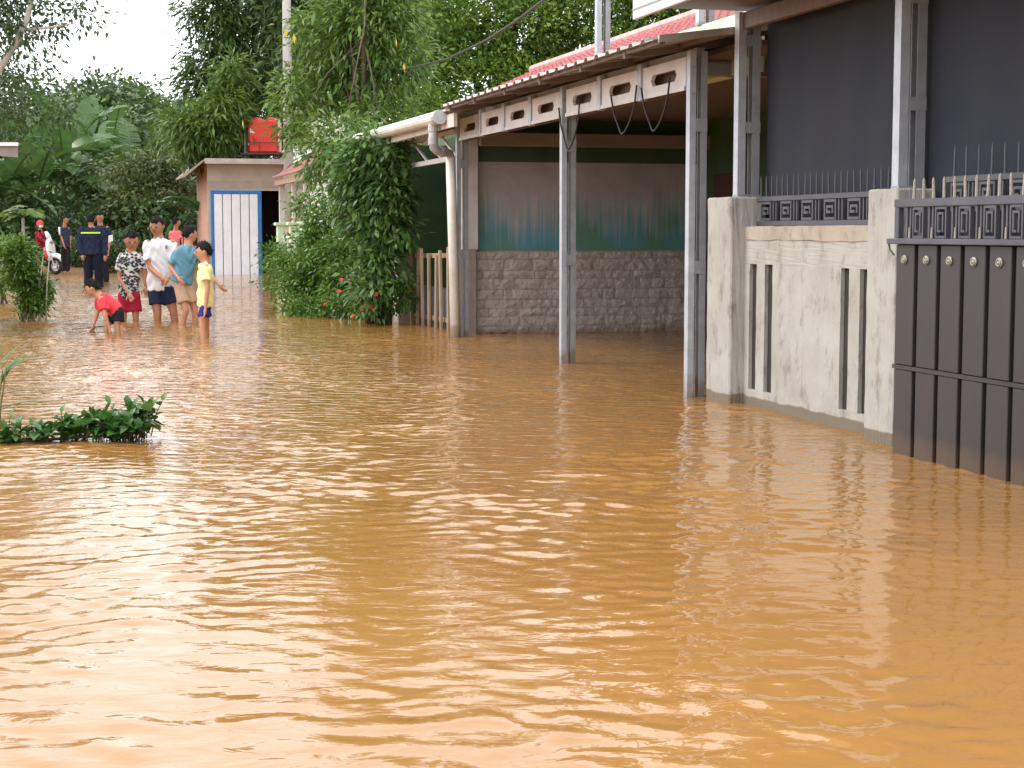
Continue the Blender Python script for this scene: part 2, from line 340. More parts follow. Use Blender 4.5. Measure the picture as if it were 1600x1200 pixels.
# beam between the columns: panels with an oval slot, separated by uprights
def slot_panel(u0, u1, z0, z1, th=.03):
    mb = B(); v0, v1 = VC - .05, VC - .05 + th
    um, zm = (u0 + u1) / 2, (z0 + z1) / 2; hw = (u1 - u0) * .30; hh = .045
    mb.box(v0, v1, u0, u1, z0, zm - hh); mb.box(v0, v1, u0, u1, zm + hh, z1)
    mb.box(v0, v1, u0, um - hw, zm - hh, zm + hh); mb.box(v0, v1, um + hw, u1, zm - hh, zm + hh)
    for sgn in (-1, 1):                        # rounded slot ends
        for sz in (-1, 1):
            e = um + sgn * hw; mb.add([(v0, e, zm + sz * hh), (v0, e - sgn * .045, zm + sz * hh), (v0, e, zm), (v1, e, zm + sz * hh), (v1, e - sgn * .045, zm + sz * hh), (v1, e, zm)], [(0, 1, 2), (3, 5, 4), (1, 4, 5, 2)])
    mb.box(v0 - .012, v0 - .001, u0, u1, z0 - .012, z0 + .02)
    return mb
BZ0, BZ1 = 2.33, 2.57
beam = B().box(VC + .0, VC + .06, col_u[0], col_u[2], BZ1 + .003, BZ1 + .06).build('beam', m_galvd, house)
for (a, b, k) in ((col_u[0] + .06, col_u[1] - .06, 3), (col_u[1] + .06, col_u[2] - .06, 4)):
    st = (b - a) / k
    for i in range(k):
        u0, u1 = a + i * st + .045, a + (i + 1) * st - .045
        pn = slot_panel(u0, u1, BZ0, BZ1).build('beam_panel', m_panel, beam)
        if i:
            x = a + i * st; B().box(VC - .07, VC - .01, x - .04, x + .04, BZ0 - .02, BZ1 + .04).build('upright', m_galv, beam, bevel=.004)
# back flange of the truss, seen through the slots
B().box(VC + .065, VC + .085, col_u[0] + .05, col_u[2] - .05, BZ0 - .005, BZ1).build('beam_back', m_zinc, beam)
# corrugated carport roof (ribs run down the slope)
def corrugated(u0, u1, v0, v1, z0, z1, pitch=.27, rib=.028, thick=.004):
    prof = []; u = u0
    while u < u1 - 1e-6:
        for du, h in ((0, 0), (.62, 0), (.70, 1), (.92, 1)):
            if u + du * pitch <= u1: prof.append((u + du * pitch, h * rib))
        u += pitch
    prof.append((u1, 0)); vs_ = []; fs = []; k = len(prof)
    for (v, z) in ((v0, z0), (v1, z1)):
        for s_ in (0, thick): vs_ += [(v, a, z + h + s_) for a, h in prof]
    for i in range(k - 1):
        fs += [(i, i + 1, 2 * k + i + 1, 2 * k + i), (k + i, 3 * k + i, 3 * k + i + 1, k + i + 1), (i, k + i, k + i + 1, i + 1), (2 * k + i, 2 * k + i + 1, 3 * k + i + 1, 3 * k + i)]
    fs += [(0, 2 * k, 3 * k, k), (k - 1, 2 * k - 1, 4 * k - 1, 3 * k - 1)]
    return vs_, fs
RV0, RZ0, RV1 = 4.20, 2.62, 5.30
RS = .135
m_zinctop = mat('zinc_roof_sheet', lin(200, 196, 192), lin(168, 160, 152), scale=2, rough=.35, metal=.5)
roof = B().add(*corrugated(11.42, 18.2, RV0, RV1, RZ0, RZ0 + RS * (RV1 - RV0))).build('roof', m_zinctop, house)
for u in (12.2, 13.3, 14.5, 15.7, 16.9, 18.0):
    B().bar((RV0 + .05, u, RZ0 - .03), (RV1, u, RZ0 - .03 + RS * 1.1), .05, .05).build('rafter', m_zinc, roof)
for v in (4.28, 4.72, 5.2):
    B().box(v - .02, v + .02, 11.44, 18.15, RZ0 + RS * (v - RV0) - .004 - .03, RZ0 + RS * (v - RV0) - .004).build('purlin', m_zinc, roof)
roof2 = B().add(*corrugated(18.22, 23.6, 4.32, RV1, 2.60, 2.60 + RS)).build('roof', m_zinctop, house)
B().box(4.36, 4.40, 18.25, 23.6, 2.42, 2.57).build('fascia', m_pale, roof2)
# ceiling of the carport behind the eave: flat sheet, keeps the bay dark
B().box(RV1 - .3, 8.0, 11.5, 23.0, 2.62, 2.66).build('ceiling', m_zinc, house)
B().add([(11.43 * 0 + 4.24, 11.40, 2.605), (8.0, 11.40, 2.605 + .5), (8.0, 11.40, 2.66 + .5), (4.24, 11.40, 2.655)][::1] + [(4.24, 11.43, 2.605), (8.0, 11.43, 3.105), (8.0, 11.43, 3.16), (4.24, 11.43, 2.655)],
        [(0, 1, 2, 3), (7, 6, 5, 4), (0, 4, 5, 1), (1, 5, 6, 2), (2, 6, 7, 3), (3, 7, 4, 0)]).build('barge_board', m_zinctop, house)
# gutter and downpipe
g = B().tube([(4.28, 18.6, 2.545), (4.28, 23.9, 2.575)], .075, 14).build('gutter', m_pvc, house, smooth=False)
B().tube([(4.28, 18.585, 2.545), (4.28, 18.72, 2.546)], .082, 14).build('end_cap', m_pvcg, g)
pu = 19.55
B().tube([(4.28, 18.95, 2.50), (4.28, 18.95, 2.27), (4.29, 18.96, 2.22), (4.34, 19.0, 2.185), (4.46, 19.12, 2.175), (4.53, 19.2, 2.165), (4.55, 19.22, 2.11)], .052, 12).build('offset_bend', m_pvcg, g, smooth=True)
for a, b in (((4.28, 18.95, 2.47), (4.28, 18.95, 2.40)), ((4.28, 18.95, 2.33), (4.28, 18.95, 2.25)), ((4.37, 19.03, 2.181), (4.44, 19.10, 2.177))):
    B().tube([a, b], .06, 12).build('collar', m_pvcg, g)
B().tube([(4.55, 19.22, 2.13), (4.58, 19.24, 1.2), (4.62, 19.26, -.43)], .058, 14).build('downpipe', m_pvc, house, smooth=True)
# side wall of the bay, towards the camera: stone cladding below, mural above
UB = 19.75
sw = B().box(4.93, 8.0, UB + .05, UB + .2, -.45, 1.02).build('stone_wall', m_mortar, house)
rs = random.Random(11); z = -.12; stones = []
while z < 1.0:
    hgt = min(rs.uniform(.085, .15), 1.015 - z); v = 4.94
    while v < 7.98:
        wd = min(rs.uniform(.14, .62), 7.985 - v)
        if 7.985 - v - wd < .1: wd = 7.985 - v
        n_ = (5, 3); vs_ = []; fs = []
        dep = rs.uniform(.012, .034)
        for j in range(n_[1]):
            for i in range(n_[0]):
                a, b = i / (n_[0] - 1), j / (n_[1] - 1); e = min(a, 1 - a, b, 1 - b)
                d_ = (.006 if e < .01 else dep + rs.uniform(-.012, .014))
                jit = (rs.uniform(-.012, .012), rs.uniform(-.01, .01)) if e < .01 else (rs.uniform(-.02, .02), rs.uniform(-.012, .012))
                vs_.append((v + .006 + a * (wd - .012) + jit[0] * .6, UB + .05 + .004 - d_, z + .005 + b * (hgt - .01) + jit[1] * .5))
        for j in range(n_[1] - 1):
            for i in range(n_[0] - 1): q = j * n_[0] + i; fs.append((q, q + 1, q + n_[0] + 1, q + n_[0]))
        B().add(vs_, fs).build('stone', m_stone, sw, smooth=True)
        v += wd
    z += hgt
B().box(4.96, 8.0, UB + .06, UB + .18, 1.022, 2.10).build('mural_panel', m_mural, house)
B().box(4.96, 8.0, UB + .05, UB + .19, 2.102, 2.62).build('upper_wall', m_green, house)
B().box(4.80, 5.02, UB - .02, UB + .25, 1.03, 2.5).build('corner_pillar', m_pale, house, bevel=.01)
B().box(4.80, 4.99, UB - .01, UB + .24, -.45, 1.028).build('pillar_foot', m_mortar, house)
bs = B().box(5.0, 8.0, UB - .22, UB - .1, 2.28, 2.44).build('cross_beam', mat('greyed_beam', lin(158, 144, 136), lin(132, 120, 112), scale=5, stretch=(.3, 1, 1)), house, bevel=.006)
B().box(4.9, 8.0, 12.6, 12.72, 2.50, 2.6).build('cross_beam', m_galvd, house, bevel=.004)
# front wall of the house, deep in the bay
fw = B().box(7.95, 8.1, 11.5, 24, -.45, 1.0).build('front_wall', m_maroon, house)
B().box(7.95, 8.1, 11.5, 24, 1.002, 3.0).build('front_wall', m_green, house)
B().box(7.90, 7.945, 18.2, 19.3, -.2, 1.95).build('door', m_maroon, house, bevel=.01)
B().box(7.90, 7.945, 15.0, 16.6, .8, 1.9).build('window', m_hole, house, bevel=.01)
# bay beyond the downpipe: dark green wall, white pillar
B().box(5.6, 5.7, 20.0, 23.88, -.45, 2.6).build('green_wall', m_green, house)
B().box(4.86, 5.75, 23.9, 24.03, -.45, 2.5).build('green_wall', m_green, house)
B().box(4.62, 4.80, 22.7, 23.15, -.45, 2.45).build('white_pillar', m_pale, house, bevel=.01)
B().box(4.58, 4.84, 22.66, 23.19, .92, .96).build('pillar_band', m_pale, house)
tr = B().box(4.66, 4.72, 19.5, 22.7, 2.10, 2.16).build('truss', m_panel, house)
B().box(4.66, 4.72, 19.5, 22.7, 2.42, 2.47).build('truss_top', m_panel, tr)
for i in range(4):
    a = 19.5 + i * .8; B().bar((4.69, a, 2.16), (4.69, a + .8, 2.42), .03, .03).build('truss_web', m_panel, tr)
# parapet, upper posts and red roof behind the eave
B().box(5.305, 5.42, 12.2, 18.6, 2.5, 2.98).build('parapet', m_lime, house, bevel=.01)
for u in (uu(940, 5.36), uu(1098, 5.36)):
    column(house, 5.36, u, 2.983, 5.2, (3.6, 4.4), nm='upper_post')
def tile_roof(u0, u1, v0, z0, v1, z1, courses=9, wave=.2, amp=.02):
    vs_ = []; fs = []; ncol = int((u1 - u0) / wave * 6) + 1
    rows = []
    for c in range(courses):
        for e, up in ((0, .03), (1, 0)):
            s_ = (c + e) / courses; rows.append((v0 + (v1 - v0) * s_, z0 + (z1 - z0) * s_ + up))
    for (v, z) in rows:
        for i in range(ncol): u = u0 + (u1 - u0) * i / (ncol - 1); vs_.append((v, u, z + amp * math.sin(2 * math.pi * u / wave)))
    for j in range(len(rows) - 1):
        for i in range(ncol - 1): a = j * ncol + i; fs.append((a, a + 1, a + ncol + 1, a + ncol))
    return vs_, fs
rr = B().add(*tile_roof(15.9, 24.2, 5.44, 2.93, 7.0, 3.62)).build('red_roof', m_red, house, smooth=False)
B().add(*tile_roof(11.6, 15.88, 5.44, 2.95, 7.0, 3.64)).build('old_roof', m_redold, house)
B().add(*tile_roof(11.6, 24.2, 9.6, 2.6, 7.0, 3.60)).build('rear_roof', m_red, house)
B().tube([(7.0, 11.6, 3.66), (7.0, 24.2, 3.66)], .07, 8).build('ridge_cap', mat('faded_ridge', lin(214, 180, 176), lin(190, 130, 130), scale=12), rr)
B().box(5.43, 8.0, 24.05, 24.2, -.4, 2.95).build('end_wall', m_lime, house)
B().add([(5.5, 24.06, 2.95), (8.4, 24.06, 2.95), (7.0, 24.06, 3.58), (5.5, 24.16, 2.95), (8.4, 24.16, 2.95), (7.0, 24.16, 3.58)], [(0, 1, 2), (5, 4, 3), (0, 3, 4, 1), (1, 4, 5, 2), (2, 5, 3, 0)]).build('gable', m_lime, house)
# cable loops that hang from the beam
m_cable = mat('black_cable', lin(52, 48, 50), lin(40, 38, 40), rough=.6)
for i, (px, dn) in enumerate(((904, .42), (990, .36), (1040, .38))):
    u = uu(px, VC); pts = []
    for k in range(17):
        a = k / 16; pts.append((VC - .088 + .008 * math.sin(a * 9), u - .3 + .66 * a + .05 * math.sin(a * 6.3), 2.44 - dn * math.sin(math.pi * a) ** .55 - .03 * a))
    o = MB((VC, u, 2.4)).tube(pts, .008, 6).build('hanging_cable', m_cable, None, smooth=True)
    o.location = W(VC, u, 2.4); o.rotation_euler = (0, 0, TH)
    tag(o, ['black cable loop hanging beside the middle carport column', 'black cable loop hanging from the middle slotted beam panel', 'black cable loop hanging nearest the right carport column'][i], 'cable', 'cable loops under the carport beam')

# ---- slatted wooden gate between white pillar and downpipe
gw = empty('wooden_gate', W(4.78, 21.2, 0), TH, 'weathered wooden slat gate between white pillar and white downpipe', 'gate')
for i in range(8):
    u = 22.55 - i * .37; lean = .03 * math.sin(i * 2.1)
    top = 1.0 + .06 * math.sin(i * 1.3)
    MB((4.78, 21.2, 0)).add([], []).bar((4.78, u, -.42), (4.78 + lean, u + lean, top), .035, .07, up=(0, 1, 0)).build('slat', m_wood, gw, bevel=.004)
for z, k in ((.92, 0), (.1, 1)):
    MB((4.78, 21.2, 0)).bar((4.83, 22.62, z), (4.83, 19.85, z + .04), .03, .06).build('rail', m_wood, gw)
MB((4.78, 21.2, 0)).box(4.90, 4.93, 19.9, 22.6, -.4, .52).build('sheet_backing', mat('blue_grey_sheet', lin(84, 96, 104), lin(70, 78, 86)), gw)

# ================================================================== BOUNDARY WALL OF THE RIGHT HOUSE
BO = (4.83, 10, 0)
bw = empty('boundary_wall', W(*BO), TH, 'stained cream plastered boundary wall with four vertical slots and dark grille', 'wall')
def rough_box(mb, v0, v1, u0, u1, z0, z1, seg=.12, amp=.006, seed=0):
    rr_ = random.Random(seed)
    bm = bmesh.new(); bmesh.ops.create_cube(bm, size=1)
    for q in bm.verts: q.co = ((v0 + v1) / 2 + q.co.x * (v1 - v0), (u0 + u1) / 2 + q.co.y * (u1 - u0), (z0 + z1) / 2 + q.co.z * (z1 - z0))
    L = max(u1 - u0, z1 - z0); cuts = max(1, int(L / seg))
    bmesh.ops.subdivide_edges(bm, edges=[e for e in bm.edges if e.calc_length() > seg * 1.3], cuts=min(cuts, 14), use_grid_fill=True)
    for q in bm.verts: q.co += Vector([rr_.uniform(-amp, amp) for _ in range(3)])
    bm.verts.index_update()
    mb.add([q.co.copy() for q in bm.verts], [tuple(x.index for x in f.verts) for f in bm.faces]); bm.free(); return mb
VW = 4.83
PAu0, PAu1 = uu(1142, 4.72), uu(1105, 4.72)
PBu0, PBu1 = uu(1401, 4.72), uu(1355, 4.72)
mb = MB(BO); rough_box(mb, 4.72, 4.98, PAu0, PAu1, -.45, 1.50, amp=.0035, seed=1); mb.build('pillar', m_plaster, bw, bevel=.012)
mb = MB(BO); rough_box(mb, 4.72, 4.96, PBu0, PBu1, -.45, 1.50, amp=.003, seed=2); mb.build('pillar', m_plaster, bw, bevel=.012)
w0, w1 = PBu1 - .02, PAu0 + .02; SZ0, SZ1 = .12, 1.02
slots = sorted([(uu(a, VW), uu(b, VW)) for a, b in ((1183, 1172), (1208, 1196), (1328, 1315), (1358, 1345))])
mb = MB(BO); rough_box(mb, VW, VW + .2, w0, w1, -.45, SZ0, amp=.0012, seed=3); rough_box(mb, VW, VW + .2, w0, w1, SZ1, 1.19, amp=.0012, seed=4)
edges = [w0] + [x for s_ in slots for x in s_] + [w1]
for i in range(0, len(edges) - 1, 2):
    if edges[i + 1] - edges[i] > .02: rough_box(mb, VW, VW + .2, edges[i], edges[i + 1], SZ0, SZ1, amp=.0012, seed=5 + i)
wp = mb.build('wall_panel', m_plaster, bw)
m_slot = mat('slot_recess_shade', lin(56, 50, 47), lin(46, 42, 40), rough=.95)  # recess shade put into the colour of the shallow slot backs
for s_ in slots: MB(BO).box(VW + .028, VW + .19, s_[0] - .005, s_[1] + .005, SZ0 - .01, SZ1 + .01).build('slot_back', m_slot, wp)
mb = MB(BO); rough_box(mb, VW - .006, VW + .14, w0, w1, 1.192, 1.285, seg=.08, amp=.006, seed=9)
mb.build('coping', plaster_mat('coping_render', lin(170, 161, 147), lin(147, 136, 120)), bw)
m_iron = mat('dark_grey_iron', lin(84, 84, 92), lin(70, 69, 76), scale=3, rough=.5, bump=.08)
m_ironb = mat('dark_brown_iron', lin(52, 47, 47), lin(42, 38, 38), scale=2.5, rough=.45, bump=.15, stretch=(1, 1, .3))
mud(m_ironb, .11, .3)
m_brass = mat('worn_silver_paint', lin(172, 170, 158), lin(130, 128, 114), scale=60, rough=.5, metal=.2)
m_spike = mat('pale_worn_spike', lin(170, 164, 148), lin(120, 114, 104), scale=10, rough=.6)
def key_mesh(wd, ht, dp, bar, m):
    """square-spiral ornament in the u-z plane"""
    mb = MB()
    def b(u0, u1, z0, z1, i): mb.box(-dp / 2 - .0004 * i, dp / 2 + .0004 * i, u0, u1, z0, z1)
    a, h = wd / 2, ht / 2
    b(-a, -a + bar, -h, h, 0); b(a - bar, a, -h, h, 1); b(-a + bar, a - bar, h - bar, h, 2); b(-a + bar, a - bar, -h, -h + bar, 3)
    b(-a + 2.2 * bar, -a + 3.2 * bar, -h + 2.4 * bar, h - 2.2 * bar, 4); b(-a + 3.2 * bar, a - 2.2 * bar, h - 3.2 * bar, h - 2.2 * bar, 5)
    b(a - 3.2 * bar, a - 2.2 * bar, -h + 2.4 * bar, h - 3.2 * bar, 6); b(-a + 4.2 * bar, a - 3.2 * bar, -h + 2.4 * bar, -h + 3.4 * bar, 7)
    return mb.mesh('key_ornament', m)
def spike_mesh(h, r, m): return MB().tube([(0, 0, 0), (0, 0, h * .85), (0, 0, h)], [r, r * .9, r * .25], 6).mesh('spike', m)
def grille(parent, org, v, u0, u1, z0, z1, period, spike_p, spike_h, m, msp, rail=.035):
    ht = z1 - z0 - 2 * rail
    gb = MB(org).box(v - .016, v + .016, u0, u1, z0, z0 + rail).build('grille', m, parent, bevel=.003)
    MB(org).box(v - .016, v + .016, u0, u1, z1 - rail, z1).build('top_rail', m, gb, bevel=.003)
    k = key_mesh(period * .52, ht - .006, .02, period * .052, m)
    up = MB().box(-.007, .007, -.007, .007, -ht / 2 + .002, ht / 2 - .002).mesh('upright', m)
    zc = (z0 + z1) / 2; u = u1 - period * .42
    while u > u0 + period * .3:
        link('key_ornament', k, gb, (v - org[0], u - org[1], zc))
        for d_ in (.36, .5): 
            if u - period * d_ > u0: link('upright', up, gb, (v - org[0], u - period * d_, zc) if False else (v - org[0], u - period * d_ - org[1], zc))
        u -= period
    sp = spike_mesh(spike_h, .006, msp); u = u1 - spike_p * .5
    while u > u0 + .02: link('spike', sp, gb, (v - org[0], u - org[1], z1 - .002), rot=(random.uniform(-.03, .03), random.uniform(-.03, .03), 0)); u -= spike_p
    return gb
grille(bw, BO, 4.93, PBu1 + .01, PAu0 - .01, 1.29, 1.50, .34, .09, .15, m_iron, m_iron)
grille(bw, BO, 4.90, 5.2, PBu0 - .25, 1.36, 1.56, .30, .13, .17, m_iron, m_iron)

# ---- sliding gate
GO = (4.6, 7.0, 0); VG = 4.60
gate = empty('sliding_gate', W(*GO), TH, 'dark grey-brown steel gate with vertical slats, pale rosettes and spikes', 'gate')
GU1, GU0 = uu(1401, VG), 5.1
MB(GO).box(VG + .0125, VG + .03, GU0, GU1, -.40, 1.18).build('back_sheet', mat('dark_gap_iron', lin(44, 41, 43), lin(36, 34, 36), rough=.6), gate)
g0 = uu(1436, VG); P = .2425; slat_w = .2
k = 0; u = g0 + .0275 + slat_w / 2
sl_up = MB().box(-.012, .012, -slat_w / 2, slat_w / 2, .505, 1.178).mesh('slat', m_ironb)
sl_lo = MB().box(-.012, .012, -slat_w / 2, slat_w / 2, -.40, .478).mesh('lower_slat', m_ironb)
rosm = MB(); rosm.disc((-.004, 0, 0), (1, 0, 0), .025, .008, 16); rosm.tube([(-.012, .017 * math.cos(a * math.pi / 6), .017 * math.sin(a * math.pi / 6)) for a in range(13)], .004, 5, cap=False); rosm.ell((-.01, 0, 0), .008, .009, .009)
ros = rosm.mesh('rosette', m_brass, True)
while u > GU0:
    for me, nm in ((sl_up, 'slat'), (sl_lo, 'slat')):
        o = link(nm, me, gate, (0, u - GO[1], 0)); bv = o.modifiers.new('bevel', 'BEVEL'); bv.width = .004; bv.segments = 1
    link('rosette', ros, gate, (-.0125, u - GO[1], 1.095)); u -= P
MB(GO).box(VG - .014, VG + .012, GU0, GU1 - .004, .48, .503).build('mid_rail', m_ironb, gate)
MB(GO).box(VG - .045, VG + .045, GU0, GU1 + .035, 1.181, 1.212).build('shelf_rail', m_iron, gate, bevel=.004)
MB(GO).box(VG - .02, VG + .02, GU0, GU1, 1.385, 1.43).build('top_rail', m_iron, gate, bevel=.004)
MB(GO).box(VG - .018, VG + .018, GU1 - .05, GU1 - .003, 1.214, 1.384).build('end_stile', m_iron, gate, bevel=.004)
keym = key_mesh(.118, .168, .024, .013, m_iron); upm = MB().box(-.008, .008, -.008, .008, 1.2135, 1.3845).mesh('upright', m_iron)
shortm = MB().tube([(0, 0, 0), (0, 0, .06)], [.007, .005], 6).mesh('stud', m_spike)
u = g0 - .005
while u > GU0 + .1:
    link('key_ornament', keym, gate, (0, u - GO[1], 1.299))
    for d_ in (.09, .13): link('upright', upm, gate, (0, u + d_ - GO[1], 0))
    link('stud', shortm, gate, (-.02, u + .075 - GO[1], 1.2135)); u -= P
sp = spike_mesh(.115, .009, m_spike); u = uu(1427, VG)
while u > GU0: link('spike', sp, gate, (0, u - GO[1], 1.428), rot=(random.uniform(-.05, .05), random.uniform(-.05, .05), 0)); u -= .108
MB(GO).tube([(VG - .03, GU1 + .03, 1.18), (VG - .03, GU1 + .02, 1.15), (VG - .024, GU1 - .02, 1.12)], .006, 6).build('bracket', m_iron, gate)

# ---- porch of the right house: posts, beam, canopy roof, party wall
m_hwhite2 = mat('grey_upper_paint', lin(150, 148, 146), lin(132, 130, 128)); m_slab0 = mat('slab_concrete', lin(150, 146, 142), lin(130, 126, 122))
PO = (4.85, 9, 0); pr = empty('porch', W(*PO), TH, 'porch with galvanised posts, eave board and roof above the cream wall', 'porch')
PB = lambda: MB(PO)
uA = (PAu0 + .12); uB_ = PBu0 + .22
def porch_post(v, u, z0, z1):
    c = PB().box(v - .06, v + .12, u - .05, u + .05, z0 + .001, z0 + .02).build('post', m_galvd, pr)
    mb = PB(); channel(mb, v - .06, u - .04, z0 + .02, z1, wv=.06, wu=.08, lip=1); mb.build('channel', m_galv, c)
    mb = PB(); channel(mb, v + .05, u - .04, z0 + .02, z1, wv=.06, wu=.08, lip=-1); mb.build('channel', m_galvd, c)  # inner channel in the darker steel, shade painted in
    for z in (z0 + .5, z1 - .2): PB().box(v - .01, v + .112, u - .0445, u - .0405, z - .04, z + .04).build('tie_plate', m_galvd, c)
porch_post(4.86, uA, 1.50, 2.82); porch_post(4.88, uB_, 1.50, 2.82)
PB().box(4.83, 4.89, 4.6, uA + .05, 2.70, 2.82).build('beam', m_zinc, pr, bevel=.006)
PB().box(4.09, 4.12, 4.6, 11.55, 2.775, 2.93).build('eave_board', m_panel, pr, bevel=.004)
PB().box(4.085, 4.088, 4.6, 11.55, 2.84, 2.85).build('eave_groove', m_galvd, pr)
PB().add(*corrugated(4.6, 11.6, 4.06, 8.2, 2.95, 3.55)).build('roof', m_zinctop, pr)
PB().box(4.14, 8.1, 4.6, 11.5, 2.86, 2.885).build('soffit', m_zinc, pr)
PB().box(5.5, 8.1, 11.3, 11.42, -.4, 2.855).build('party_wall', mat('grey_plaster', lin(112, 112, 116), lin(92, 92, 96)), pr)
PB().box(7.9, 8.05, 4.6, 11.29, -.4, 2.855).build('house_wall', mat('dark_blue_grey_paint', lin(84, 92, 108), lin(74, 80, 94)), pr)
PB().box(5.45, 8.0, 4.6, 11.2, 3.56, 6.3).build('upper_wall', m_hwhite2, pr)
PB().box(5.0, 8.3, 4.4, 11.5, 6.302, 6.42).build('upper_slab', m_slab0, pr)
# dark sheet added for the shaded porch interior behind the posts
m_sheet = mat('dark_interior_sheet', lin(38, 44, 56), lin(50, 51, 58), scale=1.0, rough=.85)
nu, nz_ = 160, 12; vs_ = []; fs = []
for j in range(nz_ + 1):
    for i in range(nu + 1):
        u = 4.7 + 6.58 * i / nu; z = .9 + 1.94 * j / nz_
        vs_.append((5.02 + .014 * math.sin(u * 5.1) * (1 - .4 * j / nz_) + .008 * math.sin(u * 11.7 + z), u, z))
for j in range(nz_):
    for i in range(nu): a = j * (nu + 1) + i; fs.append((a, a + 1, a + nu + 2, a + nu + 1))
NO = (5.02, 8, 0); o = MB(NO).add(vs_, fs).build('dark_sheet', m_sheet, None, smooth=True); o.location = W(*NO); o.rotation_euler = (0, 0, TH)
sd_ = o.modifiers.new('s', 'SOLIDIFY'); sd_.thickness = .004
tag(o, 'dark blue-grey sheet standing for the dark porch interior behind the posts', 'shade net')

# ================================================================== SHED WITH WHITE DOOR
SU = uu(325, 4.38); SO = (5.2, SU + 1.5, 0)
shed = empty('shed', W(*SO), TH, 'plastered shed with white ribbed metal door in a blue frame', 'shed')
SB = lambda: MB(SO)
m_shed = mat('beige_plaster', lin(190, 180, 168), lin(164, 152, 140), scale=1.5, rough=.9, bump=.3)
m_brick = mat('rough_pink_brick', lin(176, 128, 108), lin(190, 158, 138), scale=5, rough=.95, bump=.6, stretch=(1, 1, 2.5))
def vv(px, u): a = (px - 800) / F_PX / ray(px, HORIZON).y; Z = u / (CT - ST * a); return Z * (CT * a + ST)
sv0, sd0, sd1, sd2, sv1 = vv(325, SU), vv(331, SU), vv(409, SU), vv(445, SU), vv(475, SU)
dz = 2.44; top = 3.22
fwl = SB().box(sv0, sd0 - .02, SU, SU + .15, -.4, top).box(sd0 - .02, sv1, SU, SU + .15, dz, top).box(sd2, sv1, SU, SU + .15, -.4, dz).build('front_wall', m_shed, shed)
SB().box(sv0 - .002, sd0 - .021, SU + .152, SU + 3.6, -.4, top - .02).build('side_wall', m_brick, shed)
SB().box(sv1 - .15, sv1, SU + .152, SU + 3.6, -.4, top).box(sv0 + .2, sv1 - .15, SU + 3.45, SU + 3.6, -.4, top).build('rear_wall', m_shed, shed)
SB().box(sv0, sv1, SU - .012, SU - .001, 2.50, 2.72).build('lintel_band', mat('grey_render', lin(168, 156, 146), lin(150, 138, 128)), fwl)
# interior
SB().box(sv0 + .2, sv1 - .2, SU + 2.4, SU + 2.5, -.4, top - .1).build('inner_wall', m_hole, shed)
m_blue = mat('blue_paint', lin(40, 120, 196), lin(34, 104, 174), rough=.5)
m_white = mat('white_paint', lin(232, 232, 236), lin(216, 218, 224), scale=3, rough=.5)
dr = SB().box(sd0 - .02, sd0 + .06, SU - .05, SU + .02, -.4, dz).box(sd1 - .1, sd1, SU - .05, SU + .02, -.4, dz).box(sd0 + .06, sd1 - .1, SU - .05, SU + .02, dz - .1, dz).build('door', m_blue, shed, bevel=.006)
npan = 5; pw = (sd1 - .1 - sd0 - .06) / npan
for i in range(npan):
    a = sd0 + .06 + i * pw; pro = .006 if i % 2 == 0 else 0
    SB().box(a + .012, a + pw - .012, SU - .03 - pro, SU, -.4, dz - .103).build('panel', m_white, dr, bevel=.006)
SB().box(sd0 + .06, sd1 - .1, SU + .0005, SU + .01, -.4, dz - .103).build('backing', mat('grey_seam', lin(110, 112, 118), lin(96, 98, 104)), dr)
# flat roof with a drooping left overhang
m_slab = mat('roof_slab', lin(196, 190, 186), lin(170, 160, 152), scale=3, rough=.8)
rf = SB().box(sv0 - .1, sv1 + .3, SU - .45, SU + 3.8, top + .02, top + .10).build('roof', mat('rusty_sheet', lin(150, 128, 116), lin(126, 102, 90), rough=.8), shed)
SB().box(sv0 - .1, sv1 + .3, SU - .475, SU - .452, top - .03, top + .12).build('fascia', m_slab, rf, bevel=.004)
SB().add([(sv0 - .1, SU - .45, top + .10), (sv0 - .62, SU - .2, top - .34), (sv0 - .62, SU + 3.8, top - .34), (sv0 - .1, SU + 3.8, top + .10), (sv0 - .1, SU - .45, top + .05), (sv0 - .62, SU - .2, top - .39), (sv0 - .62, SU + 3.8, top - .39), (sv0 - .1, SU + 3.8, top + .05)],
         [(0, 3, 2, 1), (4, 5, 6, 7), (0, 1, 5, 4), (1, 2, 6, 5), (2, 3, 7, 6), (3, 0, 4, 7)]).build('side_awning', mat('rusty_sheet2', lin(160, 136, 122), lin(128, 106, 94), rough=.8, stretch=(1, 8, 1)), rf)

# ---- red water tank on a steel stand, on the shed
c = at(414.5, 240, W(0, SU + .8).y + W(5, 0).y); tz0 = top + .30; ty = c.y
p0 = at(392, 240, ty); p1 = at(437, 183, ty); tw = p1.x - p0.x; tz0 = p0.z; th_ = p1.z - p0.z
tank = empty('water_tank', (c.x, ty, tz0), 0, 'bright red square water tank on the shed roof', 'water tank')
TO = (c.x, ty, tz0); m_tank = mat('red_plastic', lin(232, 70, 52), lin(220, 58, 44), scale=2, rough=.4)
bd = MB(TO).box(c.x - tw / 2, c.x + tw / 2, ty - tw / 2, ty + tw / 2, tz0, tz0 + th_ * .9).build('body', m_tank, tank, bevel=.05)
for i in range(1, 4): MB(TO).box(c.x - tw / 2 - .008, c.x + tw / 2 + .008, ty - tw / 2 - .008, ty + tw / 2 + .008, tz0 + th_ * (.2 * i), tz0 + th_ * (.2 * i) + .025).build('rib', m_tank, bd)
for sx_ in (-.25, .25): MB(TO).ell((c.x + sx_ * tw, ty, tz0 + th_ * .88), tw * .24, tw * .4, th_ * .12).build('top_dome', m_tank, tank, smooth=True)
